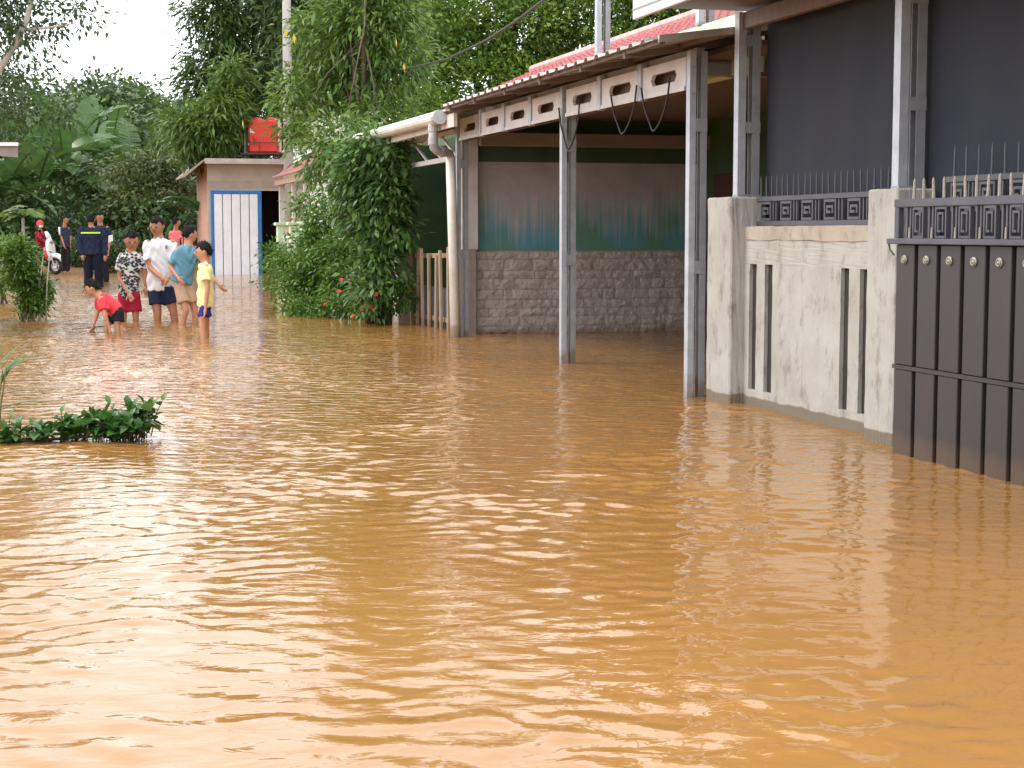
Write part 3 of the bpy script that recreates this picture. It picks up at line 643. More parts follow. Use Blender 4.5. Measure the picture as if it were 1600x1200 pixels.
MB(TO).add([(c.x - tw * .44, ty - tw / 2 - .01, tz0 + th_ * .55), (c.x - tw * .26, ty - tw / 2 - .01, tz0 + th_ * .53), (c.x - tw * .43, ty - tw / 2 - .01, tz0 + th_ * .68),
            (c.x - tw * .44, ty - tw / 2 - .003, tz0 + th_ * .55), (c.x - tw * .26, ty - tw / 2 - .003, tz0 + th_ * .53), (c.x - tw * .43, ty - tw / 2 - .003, tz0 + th_ * .68)], [(0, 1, 2), (5, 4, 3), (0, 3, 4, 1), (1, 4, 5, 2), (2, 5, 3, 0)]).build('emblem', m_white, tank)
stz = top + .10
ts = empty('tank_stand', (c.x, ty, stz), 0, 'low dark steel stand and pipe rail around the red tank', 'tank stand'); TSO = (c.x, ty, stz)
m_rust = mat('rusty_steel', lin(96, 80, 74), lin(70, 56, 52), rough=.8)
for sx_ in (-1, 1):
    for sy_ in (-1, 1): MB(TSO).box(c.x + sx_ * tw * .5 - .03, c.x + sx_ * tw * .5 + .03, ty + sy_ * tw * .5 - .03, ty + sy_ * tw * .5 + .03, stz + .001, tz0 - .052).build('leg', m_rust, ts)
MB(TSO).box(c.x - tw * .75, c.x + tw * .7, ty - tw * .65, ty + tw * .65, tz0 - .05, tz0 - .002).build('platform', m_rust, ts)
for z in (.28,): MB(TSO).bar((c.x - tw * .55, ty - tw * .6, tz0 + th_ * z), (c.x + tw * .55, ty - tw * .6, tz0 + th_ * z), .02, .02).build('rail', m_rust, ts)
for k in (-.55, -.1, .55): MB(TSO).bar((c.x + tw * k, ty - tw * .6, tz0 - .002), (c.x + tw * k, ty - tw * .6, tz0 + th_ * .28), .02, .02).build('baluster', m_rust, ts)
q = at(384, 245, ty); MB(TSO).tube([(q.x, ty - .1, stz), (q.x, ty - .1, at(384, 184, ty).z)], .028, 8).build('pipe', m_pvcg, ts)

# ================================================================== PALE GREEN HOUSE BEHIND THE SHRUBS
HO = (6.5, 33, 0); h3 = empty('pale_green_house', W(*HO), TH, 'pale green two-storey house with red tiled porch, behind flowering shrubs', 'house')
HB = lambda: MB(HO)
m_hwhite = mat('white_wall', lin(232, 234, 228), lin(214, 218, 210), scale=2, rough=.8)
HB().box(6.2, 8, 25.5, 38.2, -.4, 2.9).build('ground_floor_wall', m_lime, h3)
HB().box(6.0, 8.1, 25.3, 43.4, 2.902, 3.05).build('floor_slab', m_hwhite, h3)
HB().box(6.5, 7.0, 36.2, 43.2, -.4, 4.3).build('upper_wall', m_hwhite, h3)
HB().add(*tile_roof(35.8, 43.6, 6.1, 4.25, 6.75, 4.5)).build('roof', m_redold, h3)
HB().add(*tile_roof(35.8, 43.6, 7.4, 4.25, 6.75, 4.5)).build('roof', m_redold, h3)
bal = HB().box(6.05, 6.10, 32.4, 43.3, 3.7, 3.76).build('balcony_rail', m_hwhite, h3)
for i in range(37): HB().box(6.06, 6.09, 32.5 + i * .29, 32.54 + i * .29, 3.051, 3.698).build('baluster', m_hwhite, bal)
for u in (27.5, 31, 35):
    wnd = HB().box(6.14, 6.198, u - .6, u + .6, .9, 2.1).build('window', m_hole, h3)
    for k in range(5): HB().box(6.11, 6.138, u - .6 + k * .29, u - .56 + k * .29, .9, 2.1).build('window_bar', m_hwhite, wnd)
HB().add(*tile_roof(32.6, 37.2, 4.72, 2.40, 6.7, 3.6, courses=9)).build('porch_roof', m_redold, h3)
HB().box(4.78, 4.84, 32.7, 37.1, 2.26, 2.37).build('porch_beam', m_wood, h3)
for u in (33.2, 34.9, 36.9): HB().box(4.86, 4.98, u - .06, u + .06, 1.45, 2.40).build('porch_post', m_pale, h3)
for u in (33.2, 34.9, 36.9):
    pl = HB().box(4.8, 5.04, u - .13, u + .13, -.4, 1.38).build('porch_pillar', m_lime, h3, bevel=.01)
    HB().box(4.75, 5.09, u - .18, u + .18, 1.382, 1.45).build('pillar_cap', m_lime, pl, bevel=.01)
for a, b in ((25.2, 33.05), (33.35, 34.75), (35.05, 36.75)):
    fe = HB().box(4.88, 4.96, a, b, -.4, .35).build('fence_base', m_lime, h3)
    HB().box(4.90, 4.94, a, b, 1.12, 1.18).build('fence_rail', m_hwhite, fe)
    k = a + .1
    while k < b: HB().box(4.905, 4.935, k, k + .05, .352, 1.118).build('fence_bar', m_hwhite, fe); k += .28

# ---- house at the far left: only its eave corner is in the picture
LO = at(-60, 362, 20.0); LO.z = 0
lh = empty('left_house', LO, 0, 'grey eave corner of a house at the left picture edge', 'house'); LB = lambda: MB(LO)
e1 = at(28, 236, 20.0)
def LP(px, py, Y): q = at(px, py, Y); return (q.x, q.y, q.z)
lr = LB().add([LP(28, 226, 20), LP(26, 229, 23), LP(-260, 200, 23), LP(-300, 196, 20), LP(28, 246, 20), LP(26, 243, 23), LP(-260, 214, 23), LP(-300, 216, 20)],
      [(0, 1, 2, 3), (7, 6, 5, 4), (0, 4, 5, 1), (1, 5, 6, 2), (2, 6, 7, 3), (3, 7, 4, 0)]).build('roof', mat('grey_board', lin(150, 140, 136), lin(130, 120, 116)), lh)
LB().box(LP(-290, 226, 20)[0], LP(28, 226, 20)[0] + .01, 19.95, 19.985, e1.z + .06, e1.z + .10).build('drip_edge', m_white, lr)
LB().box(LP(-290, 226, 20)[0], LP(-110, 0, 21)[0], 20.3, 22.8, -.4, e1.z - .08).build('wall', m_shed, lh)

# ---- concrete utility pole and cable
pb = at(452, 362, 40.5); upo = empty('utility_pole', (pb.x, pb.y, 0), 0, 'slender grey concrete utility pole behind the leafy tree', 'utility pole'); UO = (pb.x, pb.y, 0)
m_conc = mat('weathered_concrete', lin(178, 172, 168), lin(150, 144, 140), scale=5, rough=.9, stretch=(1, 1, .3))
MB(UO).tube([(pb.x, pb.y, -.4), (pb.x, pb.y, 9.0)], [.13, .095], 10).build('shaft', m_conc, upo, smooth=True)
MB(UO).bar((pb.x - .5, pb.y, 8.4), (pb.x + .5, pb.y, 8.4), .07, .07).build('crossarm', m_galvd, upo)
for k in (-.4, 0, .4): MB(UO).tube([(pb.x + k, pb.y, 8.436), (pb.x + k, pb.y, 8.56)], [.03, .04], 8).build('insulator', m_pvc, upo)
pts = [at(460, 108, 40), at(560, 116, 33), at(625, 111, 28.5), at(700, 92, 24.5), at(760, 63, 22), at(805, 34, 20.2), at(850, 0, 18.6), at(910, -50, 16.8), at(1000, -130, 14.5)]
co = MB(pts[3]).tube(pts, .016, 6).build('overhead_cable', m_cable, None, smooth=True); co.location = pts[3]
tag(co, 'sagging dark overhead cable in front of the big tree', 'cable')

# ================================================================== VEGETATION
NR = np.random.default_rng(21)
def unit(a): return a / np.maximum(np.linalg.norm(a, axis=1, keepdims=True), 1e-9)
def leaf_arrays(P0, D, L, Wd, roll=.5, bend=.25):
    """one folded, bent leaf blade (two quads) for every base point P0 and direction D"""
    n = len(P0); up = np.tile([0, 0, 1.0], (n, 1)) + NR.normal(0, roll, (n, 3))
    S = unit(np.cross(D, up)); Nn = np.cross(S, D); L = L[:, None]; Wd = Wd[:, None]
    a = P0; m1 = P0 + D * L * .5 + Nn * L * .03; tip = P0 + D * L - np.array([0, 0, 1.]) * L * bend * .6
    s1 = m1 + S * Wd * .5 - Nn * Wd * .12; s2 = m1 - S * Wd * .5 - Nn * Wd * .12
    V = np.stack([a, s1, tip, s2], 1).reshape(-1, 3)
    F_ = (np.arange(n) * 4)[:, None] + np.array([0, 1, 2, 3])
    return V, F_
def crown_points(ells, n_clump, n_leaf, sig, shell=.45):
    """leaf base points in clumps spread through a set of ellipsoids (cx,cy,cz,rx,ry,rz,weight)"""
    E = np.array([tuple(e) + (1,) * (7 - len(e)) for e in ells], float); wgt = E[:, 3] * E[:, 5] * E[:, 6]; wgt /= wgt.sum()
    pick = NR.choice(len(E), n_clump, p=wgt); d = unit(NR.normal(size=(n_clump, 3))); r = NR.uniform(0, 1, n_clump) ** shell
    C = E[pick, :3] + d * r[:, None] * E[pick, 3:6]
    sg = sig * NR.uniform(.6, 1.5, n_clump)
    off = NR.normal(size=(n_clump, n_leaf, 3)) * sg[:, None, None] * np.array([1, 1, .75])
    P0 = (C[:, None] + off).reshape(-1, 3)
    outw = unit(off.reshape(-1, 3) + .6 * np.repeat(d, n_leaf, 0) * np.repeat(sg, n_leaf)[:, None])
    ct = np.clip(NR.normal(.45, .2, n_clump), 0, 1)
    return C, P0, outw, np.repeat(ct, n_leaf)
def crown_mesh(name, ells, n_clump, n_leaf, sig, L, asp, m, off, droop=.3, shell=.45, roll=.5, yellow=0, bend=.25):
    C, P0, O, ct = crown_points(ells, n_clump, n_leaf, sig, shell)
    n = len(P0); D = unit(O + NR.normal(0, .45, (n, 3)) + np.array([0, 0, -droop]))
    Ls = L * NR.uniform(.65, 1.3, n); V, F_ = leaf_arrays(P0, D, Ls, Ls * asp * NR.uniform(.8, 1.2, n), roll, bend)
    tint = np.clip(ct + NR.normal(0, .16, n), 0, 1)
    return np_mesh(name, V - np.array(off), F_, m, tint), C
def limbs(root, base, topz, r0, C, off, m, k=10, bendx=.2):
    """trunk and tapering limbs that run to some of the clumps"""
    base = Vector(base); cz = Vector(C.mean(0)); tp = Vector((base.x * .45 + cz.x * .55, base.y * .45 + cz.y * .55, topz))
    b = MB(off); mid = base.lerp(tp, .5) + Vector((random.uniform(-bendx, bendx), random.uniform(-bendx, bendx), 0))
    pts = [base, base.lerp(mid, .5), mid, mid.lerp(tp, .5), tp]
    b.tube(pts, [r0 * 1.25, r0, r0 * .85, r0 * .7, r0 * .4], 8); b.build('trunk', m, root, smooth=True)
    for c_ in random.sample(list(C), min(k, len(C))):
        c_ = Vector(c_); s_ = pts[random.choice((2, 3, 4))]; mb = MB(off)
        q = s_.lerp(c_, .5) + Vector((random.uniform(-.2, .2), random.uniform(-.2, .2), random.uniform(0, .4)))
        mb.tube([s_, s_.lerp(q, .6), q, c_], [r0 * .45, r0 * .36, r0 * .25, r0 * .06], 6); mb.build('limb', m, root, smooth=True)
G_dark = leaf_mat('leaf_dark', (0.025, 0.061, 0.021), (0.083, 0.153, 0.034))
G_cool = leaf_mat('leaf_cool', (0.038, 0.085, 0.023), (0.119, 0.196, 0.042))
G_mango = leaf_mat('leaf_mango', (0.048, 0.118, 0.022), (0.187, 0.284, 0.049))
G_lit = leaf_mat('leaf_yellow_green', (0.038, 0.112, 0.016), (0.220, 0.326, 0.040))
G_bush = leaf_mat('leaf_bright', (0.045, 0.124, 0.017), (0.165, 0.280, 0.034))
G_vine = leaf_mat('leaf_vine', (0.041, 0.109, 0.030), (0.158, 0.280, 0.055))
G_far = leaf_mat('leaf_far', (0.039, 0.081, 0.029), (0.103, 0.162, 0.047))
G_brown = leaf_mat('leaf_brownish', (0.066, 0.096, 0.026), (0.165, 0.180, 0.051))
M_bark = mat('bark', lin(112, 96, 82), lin(78, 66, 56), scale=6, rough=.95, bump=.6, stretch=(1, 1, .3), bdist=.03)
M_pale = mat('pale_bark', lin(186, 180, 170), lin(140, 134, 124), scale=4, rough=.9, bump=.3, stretch=(1, 1, .4))
M_dbark = mat('dark_bark', lin(74, 60, 50), lin(50, 42, 36), scale=7, rough=.95, bump=.6)
def E(px, py, Y, rx, rz, ry=None, wt=1): c_ = at(px, py, Y); return (c_.x, c_.y, c_.z, rx, ry or rx, rz, wt)
def tree(name, label, base, ells, n_clump, n_leaf, sig, L, asp, m, bark=None, topz=None, r0=.18, k=10, droop=.3, shell=.45, group='trees around the flooded lane', cat='tree', roll=.5, bend=.25):
    bx, by = base; gz = float(ground_z(np.array(bx), np.array(by))) - .05
    root = empty(name, (bx, by, gz), 0, label, cat, group); off = (bx, by, gz)
    me, C = crown_mesh('crown', ells, n_clump, n_leaf, sig, L, asp, m, off, droop, shell, roll, 0, bend)
    link('crown', me, root)
    limbs(root, (bx, by, gz), topz if topz else float(C[:, 2].mean()), r0, C, off, bark or M_bark, k)
    return root
def xy(px, Y): q = at(px, HORIZON, Y); return (q.x, q.y)

# hillside wood far behind (reads as one mass) and undergrowth along the bank
ell = [(x, y, 1.6 + 1.6 * random.random(), 3.2, 2.5, 2.6) for x in range(-46, 34, 3) for y in (92 + random.uniform(-6, 10),)]
ell += [(x, 112 + random.uniform(-4, 6), 3.0, 4, 3, 3.4) for x in range(-60, 50, 5)]
me, _ = crown_mesh('far_wood', ell, 900, 46, .75, .55, .5, G_far, (0, 0, 0), .2); tag(link('far_wood', me), 'dense far wood closing the lane behind the banana plants', 'wood', kind='stuff')
ell = [(x, 54 + random.uniform(-2, 5), .8, 1.5, 1.4, 1.5) for x in np.arange(-26, -10, .9)]
me, _ = crown_mesh('undergrowth', ell, 520, 50, .32, .26, .4, G_dark, (0, 0, 0), .2); tag(link('undergrowth', me), 'dark green undergrowth below the banana plants', 'undergrowth', kind='stuff')
# far trees on the rise
for i, (px, py, Y, r, lab) in enumerate((
        (150, 176, 88, 2.4, 'tallest rounded tree on the rise left of the sky gap'), (205, 184, 92, 2.2, 'rounded tree on the rise with a pointed top beside the sky gap'),
        (247, 205, 90, 2.2, 'low tree at the foot of the sky gap'), (95, 205, 80, 2.4, 'far tree behind the banana leaves at left'),
        (30, 200, 84, 2.9, 'far tree behind the dark leaning tree'), (185, 235, 76, 2.6, 'far tree above the brownish bush'), (290, 225, 86, 2.2, 'far tree behind the shed roof corner'))):
    e = [E(px, py, Y, r, r * .85), E(px - 26, py + 34, Y - 1, r * .8, r * .7), E(px + 22, py + 40, Y - 1, r * .8, r * .7), E(px + 4, py + 75, Y, r, r * .9)]
    tree('far_tree', lab, xy(px, Y), e, 240, 46, .42, .36, .5, (G_far, G_cool)[i % 2], r0=.25, k=6, group='far trees on the rise')

# dark leaning tree, upper left, with pale bark
e = [E(20, 10, 38, 1.6, 1.3), E(-60, 60, 38, 2.0, 1.9), E(30, 150, 40, 1.25, .7), E(85, 165, 41, .75, .5), E(-30, 190, 40, 1.8, 1.2), E(80, 0, 37.5, .9, .5, wt=.7), E(130, 20, 37.5, .45, .25, wt=.5), E(-60, -70, 38, 1.8, 1.6), E(-150, -20, 38, 2.6, 2.8), E(100, 90, 39, .4, .3, wt=.3)]
lt = tree('leaning_tree', 'dark tree with a pale slanting branch at the upper left', xy(-170, 39), e, 330, 60, .22, .13, .5, G_dark, M_pale, topz=5.5, r0=.17, k=14)
lo = lt.location
MB(lo).tube([at(-60, 200, 37.2), at(0, 106, 37.2), at(26, 66, 37.2), at(42, 30, 37.2), at(52, -10, 37.2), at(70, -80, 37.4)], [.11, .085, .075, .065, .055, .03], 8).build('pale_limb', M_pale, lt, smooth=True)
MB(lo).tube([at(42, 46, 37.2), at(70, 44, 37.3), at(96, 40, 37.4), at(130, 34, 37.5)], [.035, .03, .02, .008], 6).build('twig', M_pale, lt, smooth=True)

# hanging mango behind the shed
e = [E(350, 40, 53, 1.3, 1.1), E(325, 120, 53, .9, 1.2), E(380, 150, 54, 1.2, 1.2), E(405, 60, 54, 1.3, 1.4), E(340, 200, 54, 1.1, .9), E(350, -60, 53, 1.5, 1.3), E(430, -20, 55, 1.5, 1.4), E(310, 210, 52, .6, .5), E(450, 130, 57, 1.4, 1.6), E(400, 220, 56, 1.5, 1.0)]
tree('mango_tree', 'tall dark tree with drooping leaves rising behind the red tank', xy(375, 55), e, 380, 60, .23, .29, .25, G_cool, M_dbark, r0=.25, droop=.4, shell=.4, bend=.35)
e = [E(310, 200, 49, .75, .5), E(350, 165, 49, .7, .55), E(300, 228, 49.5, .6, .4), E(365, 120, 49.5, .4, .5), E(335, 215, 49, .6, .35), E(280, 190, 49.5, .4, .3)]
tree('mango_sapling', 'lighter green long-leaved sapling left of the red tank', xy(335, 50.5), e, 110, 46, .19, .29, .22, G_mango, M_dbark, r0=.09, droop=.25, bend=.35)

# slender tree in front of the pale green house
e = [E(580, 40, 29, .85, .8), E(530, 60, 29.5, .7, .7), E(610, 110, 29, .6, .7), E(540, 140, 29.5, .75, .6), E(580, -40, 29, .8, .8), E(478, 130, 30, .35, .3), E(455, 150, 29, .3, .3), E(460, 205, 28.5, .22, .2), E(500, 30, 30, .5, .6), E(590, 190, 28.5, .6, .5), E(470, 190, 29, .2, .3), E(540, 225, 27, .6, .35), E(500, 250, 27.5, .35, .3, wt=.7), E(575, 260, 25, .35, .3), E(620, 30, 29.5, .4, .6)]
st_ = tree('slender_tree', 'slender long-leaved tree in front of the utility pole', xy(590, 28.8), e, 400, 40, .16, .17, .26, G_mango, M_bark, topz=6.2, r0=.055, k=16, droop=.25, shell=.55, bend=.35)
G_yel = leaf_mat('leaf_yellow', (.55, .38, .02), (.65, .5, .05))
PY = np.array([tuple(at(a, b, 28)) for a, b in ((446, 44), (459, 52), (618, 58), (631, 98), (379, 186))]); n_ = len(PY)
V, F_ = leaf_arrays(PY, np.tile([.1, -.1, -1.], (n_, 1)), np.full(n_, .15), np.full(n_, .06), .3)
link('yellow_leaves', np_mesh('yellow_leaves', V - np.array(st_.location), F_, G_yel, np.full(n_, .5)), st_)

# vine-clad tree by the white pillar
e = [E(585, 250, 22.7, .26, .4), E(562, 320, 22.9, .28, .4), E(595, 345, 22.7, .24, .4), E(590, 415, 22.5, .17, .3), E(555, 265, 22.9, .3, .3), E(612, 300, 22.5, .16, .4), E(582, 455, 22.3, .12, .25), E(628, 350, 22.3, .07, .2, wt=.6), E(622, 240, 22.3, .14, .16)]
vt = tree('vine_clad_tree', 'dark vine-clad tree with bundled stems beside the white pillar', xy(590, 22.8), e, 190, 40, .12, .13, .40, G_vine, M_dbark, r0=.05, k=10, droop=.5, shell=.5)
for i in range(7):
    a = at(572 + i * 6, 500, 22.6 + .05 * (i % 3)); a.z = -.4; b = at(565 + i * 9, 300 - 12 * i, 22.7)
    MB(vt.location).tube([a, a.lerp(b, .35) + Vector((random.uniform(-.05, .05), 0, 0)), a.lerp(b, .7) + Vector((random.uniform(-.06, .06), 0, 0)), b], [.032, .028, .022, .01], 6).build('stem', M_dbark, vt, smooth=True)

# big crown behind the carport
e = [E(700, 40, 40.5, 1.5, 1.3), E(790, 60, 40.5, 1.5, 1.2), E(860, 30, 41.5, 1.4, 1.2), E(740, 130, 40.0, 1.2, .8), E(830, 120, 40.0, 1.0, .7), E(680, 130, 40.5, .9, 1.0), E(900, 70, 41.5, 1.2, .9), E(760, -30, 41.5, 1.7, 1.0), E(700, -170, 41.5, 1.5, 1.3, wt=.7), E(820, -210, 42, 1.6, 1.4, wt=.7), E(930, -150, 42, 1.4, 1.3, wt=.7), E(760, -330, 42, 1.2, 1.0, wt=.5), E(880, -40, 42.5, 1.6, 1.1), E(660, 190, 39.5, .7, .7), E(700, 180, 39.5, .9, .5), E(790, 180, 41.5, 1.5, .9), E(880, 130, 42.5, 1.2, .8)]
tree('broad_tree', 'broad yellow-green tree filling the view above the carport roof', xy(790, 42), e, 780, 70, .20, .13, .5, G_lit, M_dbark, r0=.28, k=14, droop=.05, shell=.4, bend=.1)
e = [E(990, 40, 40, 1.2, 1.1), E(1060, 20, 40, 1.3, 1.1), E(1120, 10, 41, 1.3, 1.1), E(960, 90, 41, 1.1, .8), E(1020, -60, 40, 1.8, 1.2), E(1130, -60, 42, 1.8, 1.3), E(960, 0, 39, .9, 1)]
tree('broad_tree', 'green tree between the steel posts above the red roof', xy(1040, 41), e, 360, 66, .22, .14, .5, G_lit, M_dbark, r0=.24, k=8, droop=.05, shell=.4)
# tree filling behind the pale house
e = [E(480, 60, 47, 1.2, 1.6), E(560, 20, 47, 1.6, 1.6), E(640, 20, 48, 1.5, 1.6), E(470, -60, 47, 1.4, 1.2), E(600, -80, 48, 1.8, 1.4), E(640, 140, 48, 1.2, 1.4), E(430, 100, 60, 1.5, 2.0), E(570, -230, 48, 1.7, 1.6, wt=.8), E(640, -170, 48, 1.5, 1.4, wt=.8), E(600, -370, 48, 1.2, 1.1, wt=.5)]
tree('shade_tree', 'dark tree behind the slender tree and the pale house', xy(545, 48), e, 380, 60, .3, .24, .4, G_dark, M_dbark, r0=.25, k=8, droop=.4)

# ---- banana plants: every blade its own leaf, torn along the side veins
def banana_blade(seed, L=2.2, Wd=.62, curl=.55, tear=.5):
    rr_ = random.Random(seed); n_ = 18; vs_ = []; fs = []; tints = []
    def mid(s_): return Vector((0, L * s_ * (1 - .12 * s_ * s_), L * (.34 * s_ - curl * s_ * s_)))
    def wid(s_): return Wd * .5 * max(0, math.sin(math.pi * min(1, .06 + s_ * .96)) ** .55) if s_ < 1 else 0
    for i in range(n_):                           # strips on both sides; a torn strip sags and leaves a gap
        s0, s1 = .14 + .86 * i / n_, .14 + .86 * (i + 1) / n_
        for sg in (-1, 1):
            torn = rr_.random() < tear; g = .22 if torn else 0; sag = rr_.uniform(.04, .16) if torn else .02
            a, b = mid(s0), mid(s1 - (s1 - s0) * g); w0_, w1_ = wid(s0), wid(s1) if i < n_ - 1 else .02
            c_ = a + Vector((sg * w0_ * .95, w0_ * .12, w0_ * .22 - sag * w0_ * 2)); d_ = b + Vector((sg * w1_ * .95, w1_ * .12, w1_ * .22 - sag * w1_ * 2))
            k = len(vs_); vs_ += [a, b, d_, c_]; fs.append((k, k + 1, k + 2, k + 3) if sg > 0 else (k + 3, k + 2, k + 1, k)); tints.append(min(1, max(0, rr_.gauss(.5, .15))))
    mb = MB(); mb.add(vs_, fs); nb_ = len(mb.f); mb.tube([mid(s_ / 8) for s_ in range(9)], [.035 - .0035 * s_ for s_ in range(9)], 5)
    me = mb.mesh('leaf', BAN, False); a = me.attributes.new('tint', 'FLOAT', 'FACE'); a.data.foreach_set('value', tints + [1.0] * (len(mb.f) - nb_)); return me
BAN = leaf_mat('banana_leaf', (0.035, 0.091, 0.025), (0.112, 0.200, 0.051), rough=.3, trans=.35)
blades = [banana_blade(i, L=2.1 + .15 * (i % 3), Wd=.58 + .05 * (i % 2), curl=(.25, .4, .55, .7)[i % 4], tear=(.15, .4, .6)[i % 3]) for i in range(8)]
M_bst = mat('banana_stem', lin(120, 130, 80), lin(96, 84, 56), scale=4, stretch=(1, 1, .2), rough=.7)
rb_ = random.Random(4)
bn = [(8, 55, 2.5, 13, 'leftmost banana plant, below the grey eave'), (58, 57, 2.8, 13, 'banana plant behind the red-shirted scooter rider'), (98, 59, 3.2, 12, 'banana plant behind the man in the striped-sleeve shirt'), (148, 61, 2.6, 11, 'banana plant behind the man with the neon stripe'),
      (205, 60, 3.0, 11, 'banana plant right of centre below the far trees'), (262, 63, 2.7, 9, 'banana plant behind the brownish bush'), (30, 62, 4.0, 11, 'tall banana plant at the back left'), (120, 62, 3.9, 10, 'tall banana plant at the back middle'), (-30, 54, 3.2, 10, 'banana plant half outside the left picture edge'), (180, 66, 3.8, 9, 'tall banana plant behind the brownish bush')]
for i, (px, Y, hh_, nl, lab) in enumerate(bn):
    x, y = xy(px, Y); gz = float(ground_z(np.array(x), np.array(y))) - .05
    r_ = empty('banana_plant', (x, y, gz), 0, lab, 'banana plant', 'banana plants on the bank')
    MB().tube([(0, 0, 0), (.05, 0, hh_ * .5), (.02, .05, hh_)], [.16, .13, .07], 8).build('stem', M_bst, r_, smooth=True)
    for k in range(nl):
        az = k * 2.4 + rb_.uniform(-.3, .3); up = rb_.uniform(-.35, .8) if k < nl - 3 else rb_.uniform(.7, 1.15)
        link('leaf', blades[rb_.randrange(8)], r_, (.02, .05, hh_ - .1 - (.9 * (nl - k) / nl if k < nl - 4 else 0)), rot=(up, rb_.uniform(-.5, .5), az), scale=(rb_.uniform(1.3, 1.75), rb_.uniform(1.15, 1.45), 1.2))
BANL = leaf_mat('banana_leaf_bright', (.03, .11, .03), (.07, .21, .06), rough=.3, trans=.4)  # brighter green for the plant by the shed and the papaya stalks
x, y = xy(322, 51.5); r_ = empty('banana_plant', (x, y, 0), 0, 'banana plant with broad bright leaves against the shed side wall', 'banana plant', 'banana plants on the bank')
MB().tube([(0, 0, -.2), (0, 0, 1.8)], [.12, .07], 8).build('stem', M_bst, r_, smooth=True)
for az, up, sc in ((1.75, .25, .85), (2.2, .55, .8), (1.3, -.1, .8), (2.7, .3, .75), (.3, .9, .7), (3.6, .9, .7)):
    me = blades[int(az * 3) % 8].copy(); me.materials.clear(); me.materials.append(BANL); link('leaf', me, r_, (0, 0, 1.75), rot=(up, 0, az), scale=(sc,) * 3)

# ---- bushes
def bush(name, label, px, Y, ells, nc, nl, sig, L, asp, m, group='shrubs standing in the flood', nst=6, stem_h=.6, sp=.2, droop=.1, **kw):
    x, y = xy(px, Y); gz = float(ground_z(np.array(x), np.array(y))) - .03; off = (x, y, gz)
    root = empty(name, off, 0, label, 'shrub', group)
    me, C = crown_mesh('foliage', ells, nc, nl, sig, L, asp, m, off, droop, **kw); link('foliage', me, root)
    for i in range(nst):
        b = Vector((x + random.uniform(-sp, sp) * .5, y + random.uniform(-sp, sp) * .5, gz)); c_ = Vector(random.choice(list(C)))
        MB(off).tube([b, b.lerp(c_, .5) + Vector((random.uniform(-.04, .04), 0, .05)), c_], [.018, .013, .005], 5).build('stem', M_bark, root, smooth=True)
    return root
bush('brownish_bush', 'dull brownish-green bush in front of the banana plants', 235, 56.5, [E(200, 270, 57, .9, .6), E(250, 265, 57, .9, .7), E(230, 310, 56, 1.2, .8), E(280, 290, 57, .8, .8), E(190, 320, 56, .9, .6), E(240, 350, 55.5, 1.2, .7), E(285, 340, 56, .7, .7)], 190, 46, .22, .2, .4, G_brown, 'bushes on the bank', sp=1)
e = [E(34, 402, 23.6, .18, .18), E(38, 430, 23.5, .22, .2), E(60, 450, 23.5, .15, .17), E(56, 475, 23.4, .13, .18), E(26, 386, 23.7, .15, .11), E(40, 428, 23.4, .14, .12), E(46, 470, 23.4, .12, .18)]
sh = bush('hedge_shrub', 'upright green shrub in the water left of the crouching boy', 52, 23.5, e, 240, 30, .062, .075, .45, G_bush, nst=10, sp=.5)
for i in range(8):
    x = 34 + i * 5; a = at(x, 500, 23.3); a.z = -.4; MB(sh.location).tube([a, at(x + random.uniform(-5, 5), 440, 23.4), at(x + random.uniform(-9, 9), 400, 23.5)], [.016, .012, .006], 5).build('stem', M_pale, sh, smooth=True)
bush('hedge_shrub', 'low green shrub at the left edge behind the upright one', 8, 29, [E(5, 390, 29, .35, .3), E(-10, 420, 29, .4, .35), E(18, 405, 29.5, .3, .25)], 150, 30, .09, .09, .45, G_bush, sp=.4)
bush('hedge_shrub', 'dark low shrub between the scooter and the man in navy', 120, 51.5, [E(118, 392, 51.5, .3, .3), E(127, 400, 52, .3, .3), E(114, 400, 52, .25, .25)], 90, 30, .1, .1, .45, G_cool, sp=.3)
bush('hedge_shrub', 'low leafy shrub behind the patterned-shirt boy', 178, 50, [E(172, 395, 50, .4, .35), E(190, 385, 51, .5, .5), E(160, 405, 50, .4, .3)], 110, 30, .12, .12, .45, G_dark, sp=.3)
# flowering shrub in front of the pale house
e = [E(500, 420, 25.5, .42, .4), E(470, 455, 25.6, .38, .35), E(540, 440, 24.8, .4, .4), E(530, 480, 24.3, .42, .18), E(480, 485, 24.8, .4, .16), E(575, 470, 24.0, .25, .25), E(450, 420, 26.5, .3, .25), E(490, 380, 26, .35, .3), E(540, 390, 25.3, .35, .3), E(430, 400, 27.5, .12, .25), E(425, 440, 27.3, .18, .1), E(590, 488, 23.7, .2, .1), E(505, 345, 26, .3, .25), E(480, 320, 26.3, .22, .22, wt=.6), E(525, 320, 25.8, .25, .25, wt=.6), E(628, 464, 22.5, .05, .05, wt=6), E(615, 478, 22.6, .06, .05, wt=6), E(626, 440, 22.5, .04, .05, wt=4)]
fb = bush('flowering_shrub', 'large bright green shrub with small red flowers by the pale house', 510, 25, e, 620, 34, .085, .08, .42, G_bush, nst=14, sp=1.2)
m_flower = mat('red_flower', lin(226, 70, 52), lin(236, 110, 84), scale=20, rough=.7)
fl = MB()
for k in range(9):
    a = k * 2.4; r_ = .028 * math.sqrt(k / 9 + .1); c_ = Vector((r_ * math.cos(a), r_ * math.sin(a), .01 * math.cos(r_ * 60)))
    for q in range(4):
        b = q * math.pi / 2 + a; fl.add([c_, c_ + Vector((math.cos(b - .5), math.sin(b - .5), .2)) * .012, c_ + Vector((math.cos(b), math.sin(b), .1)) * .02, c_ + Vector((math.cos(b + .5), math.sin(b + .5), .2)) * .012], [(0, 1, 2, 3)])
flm = fl.mesh('flower', m_flower)
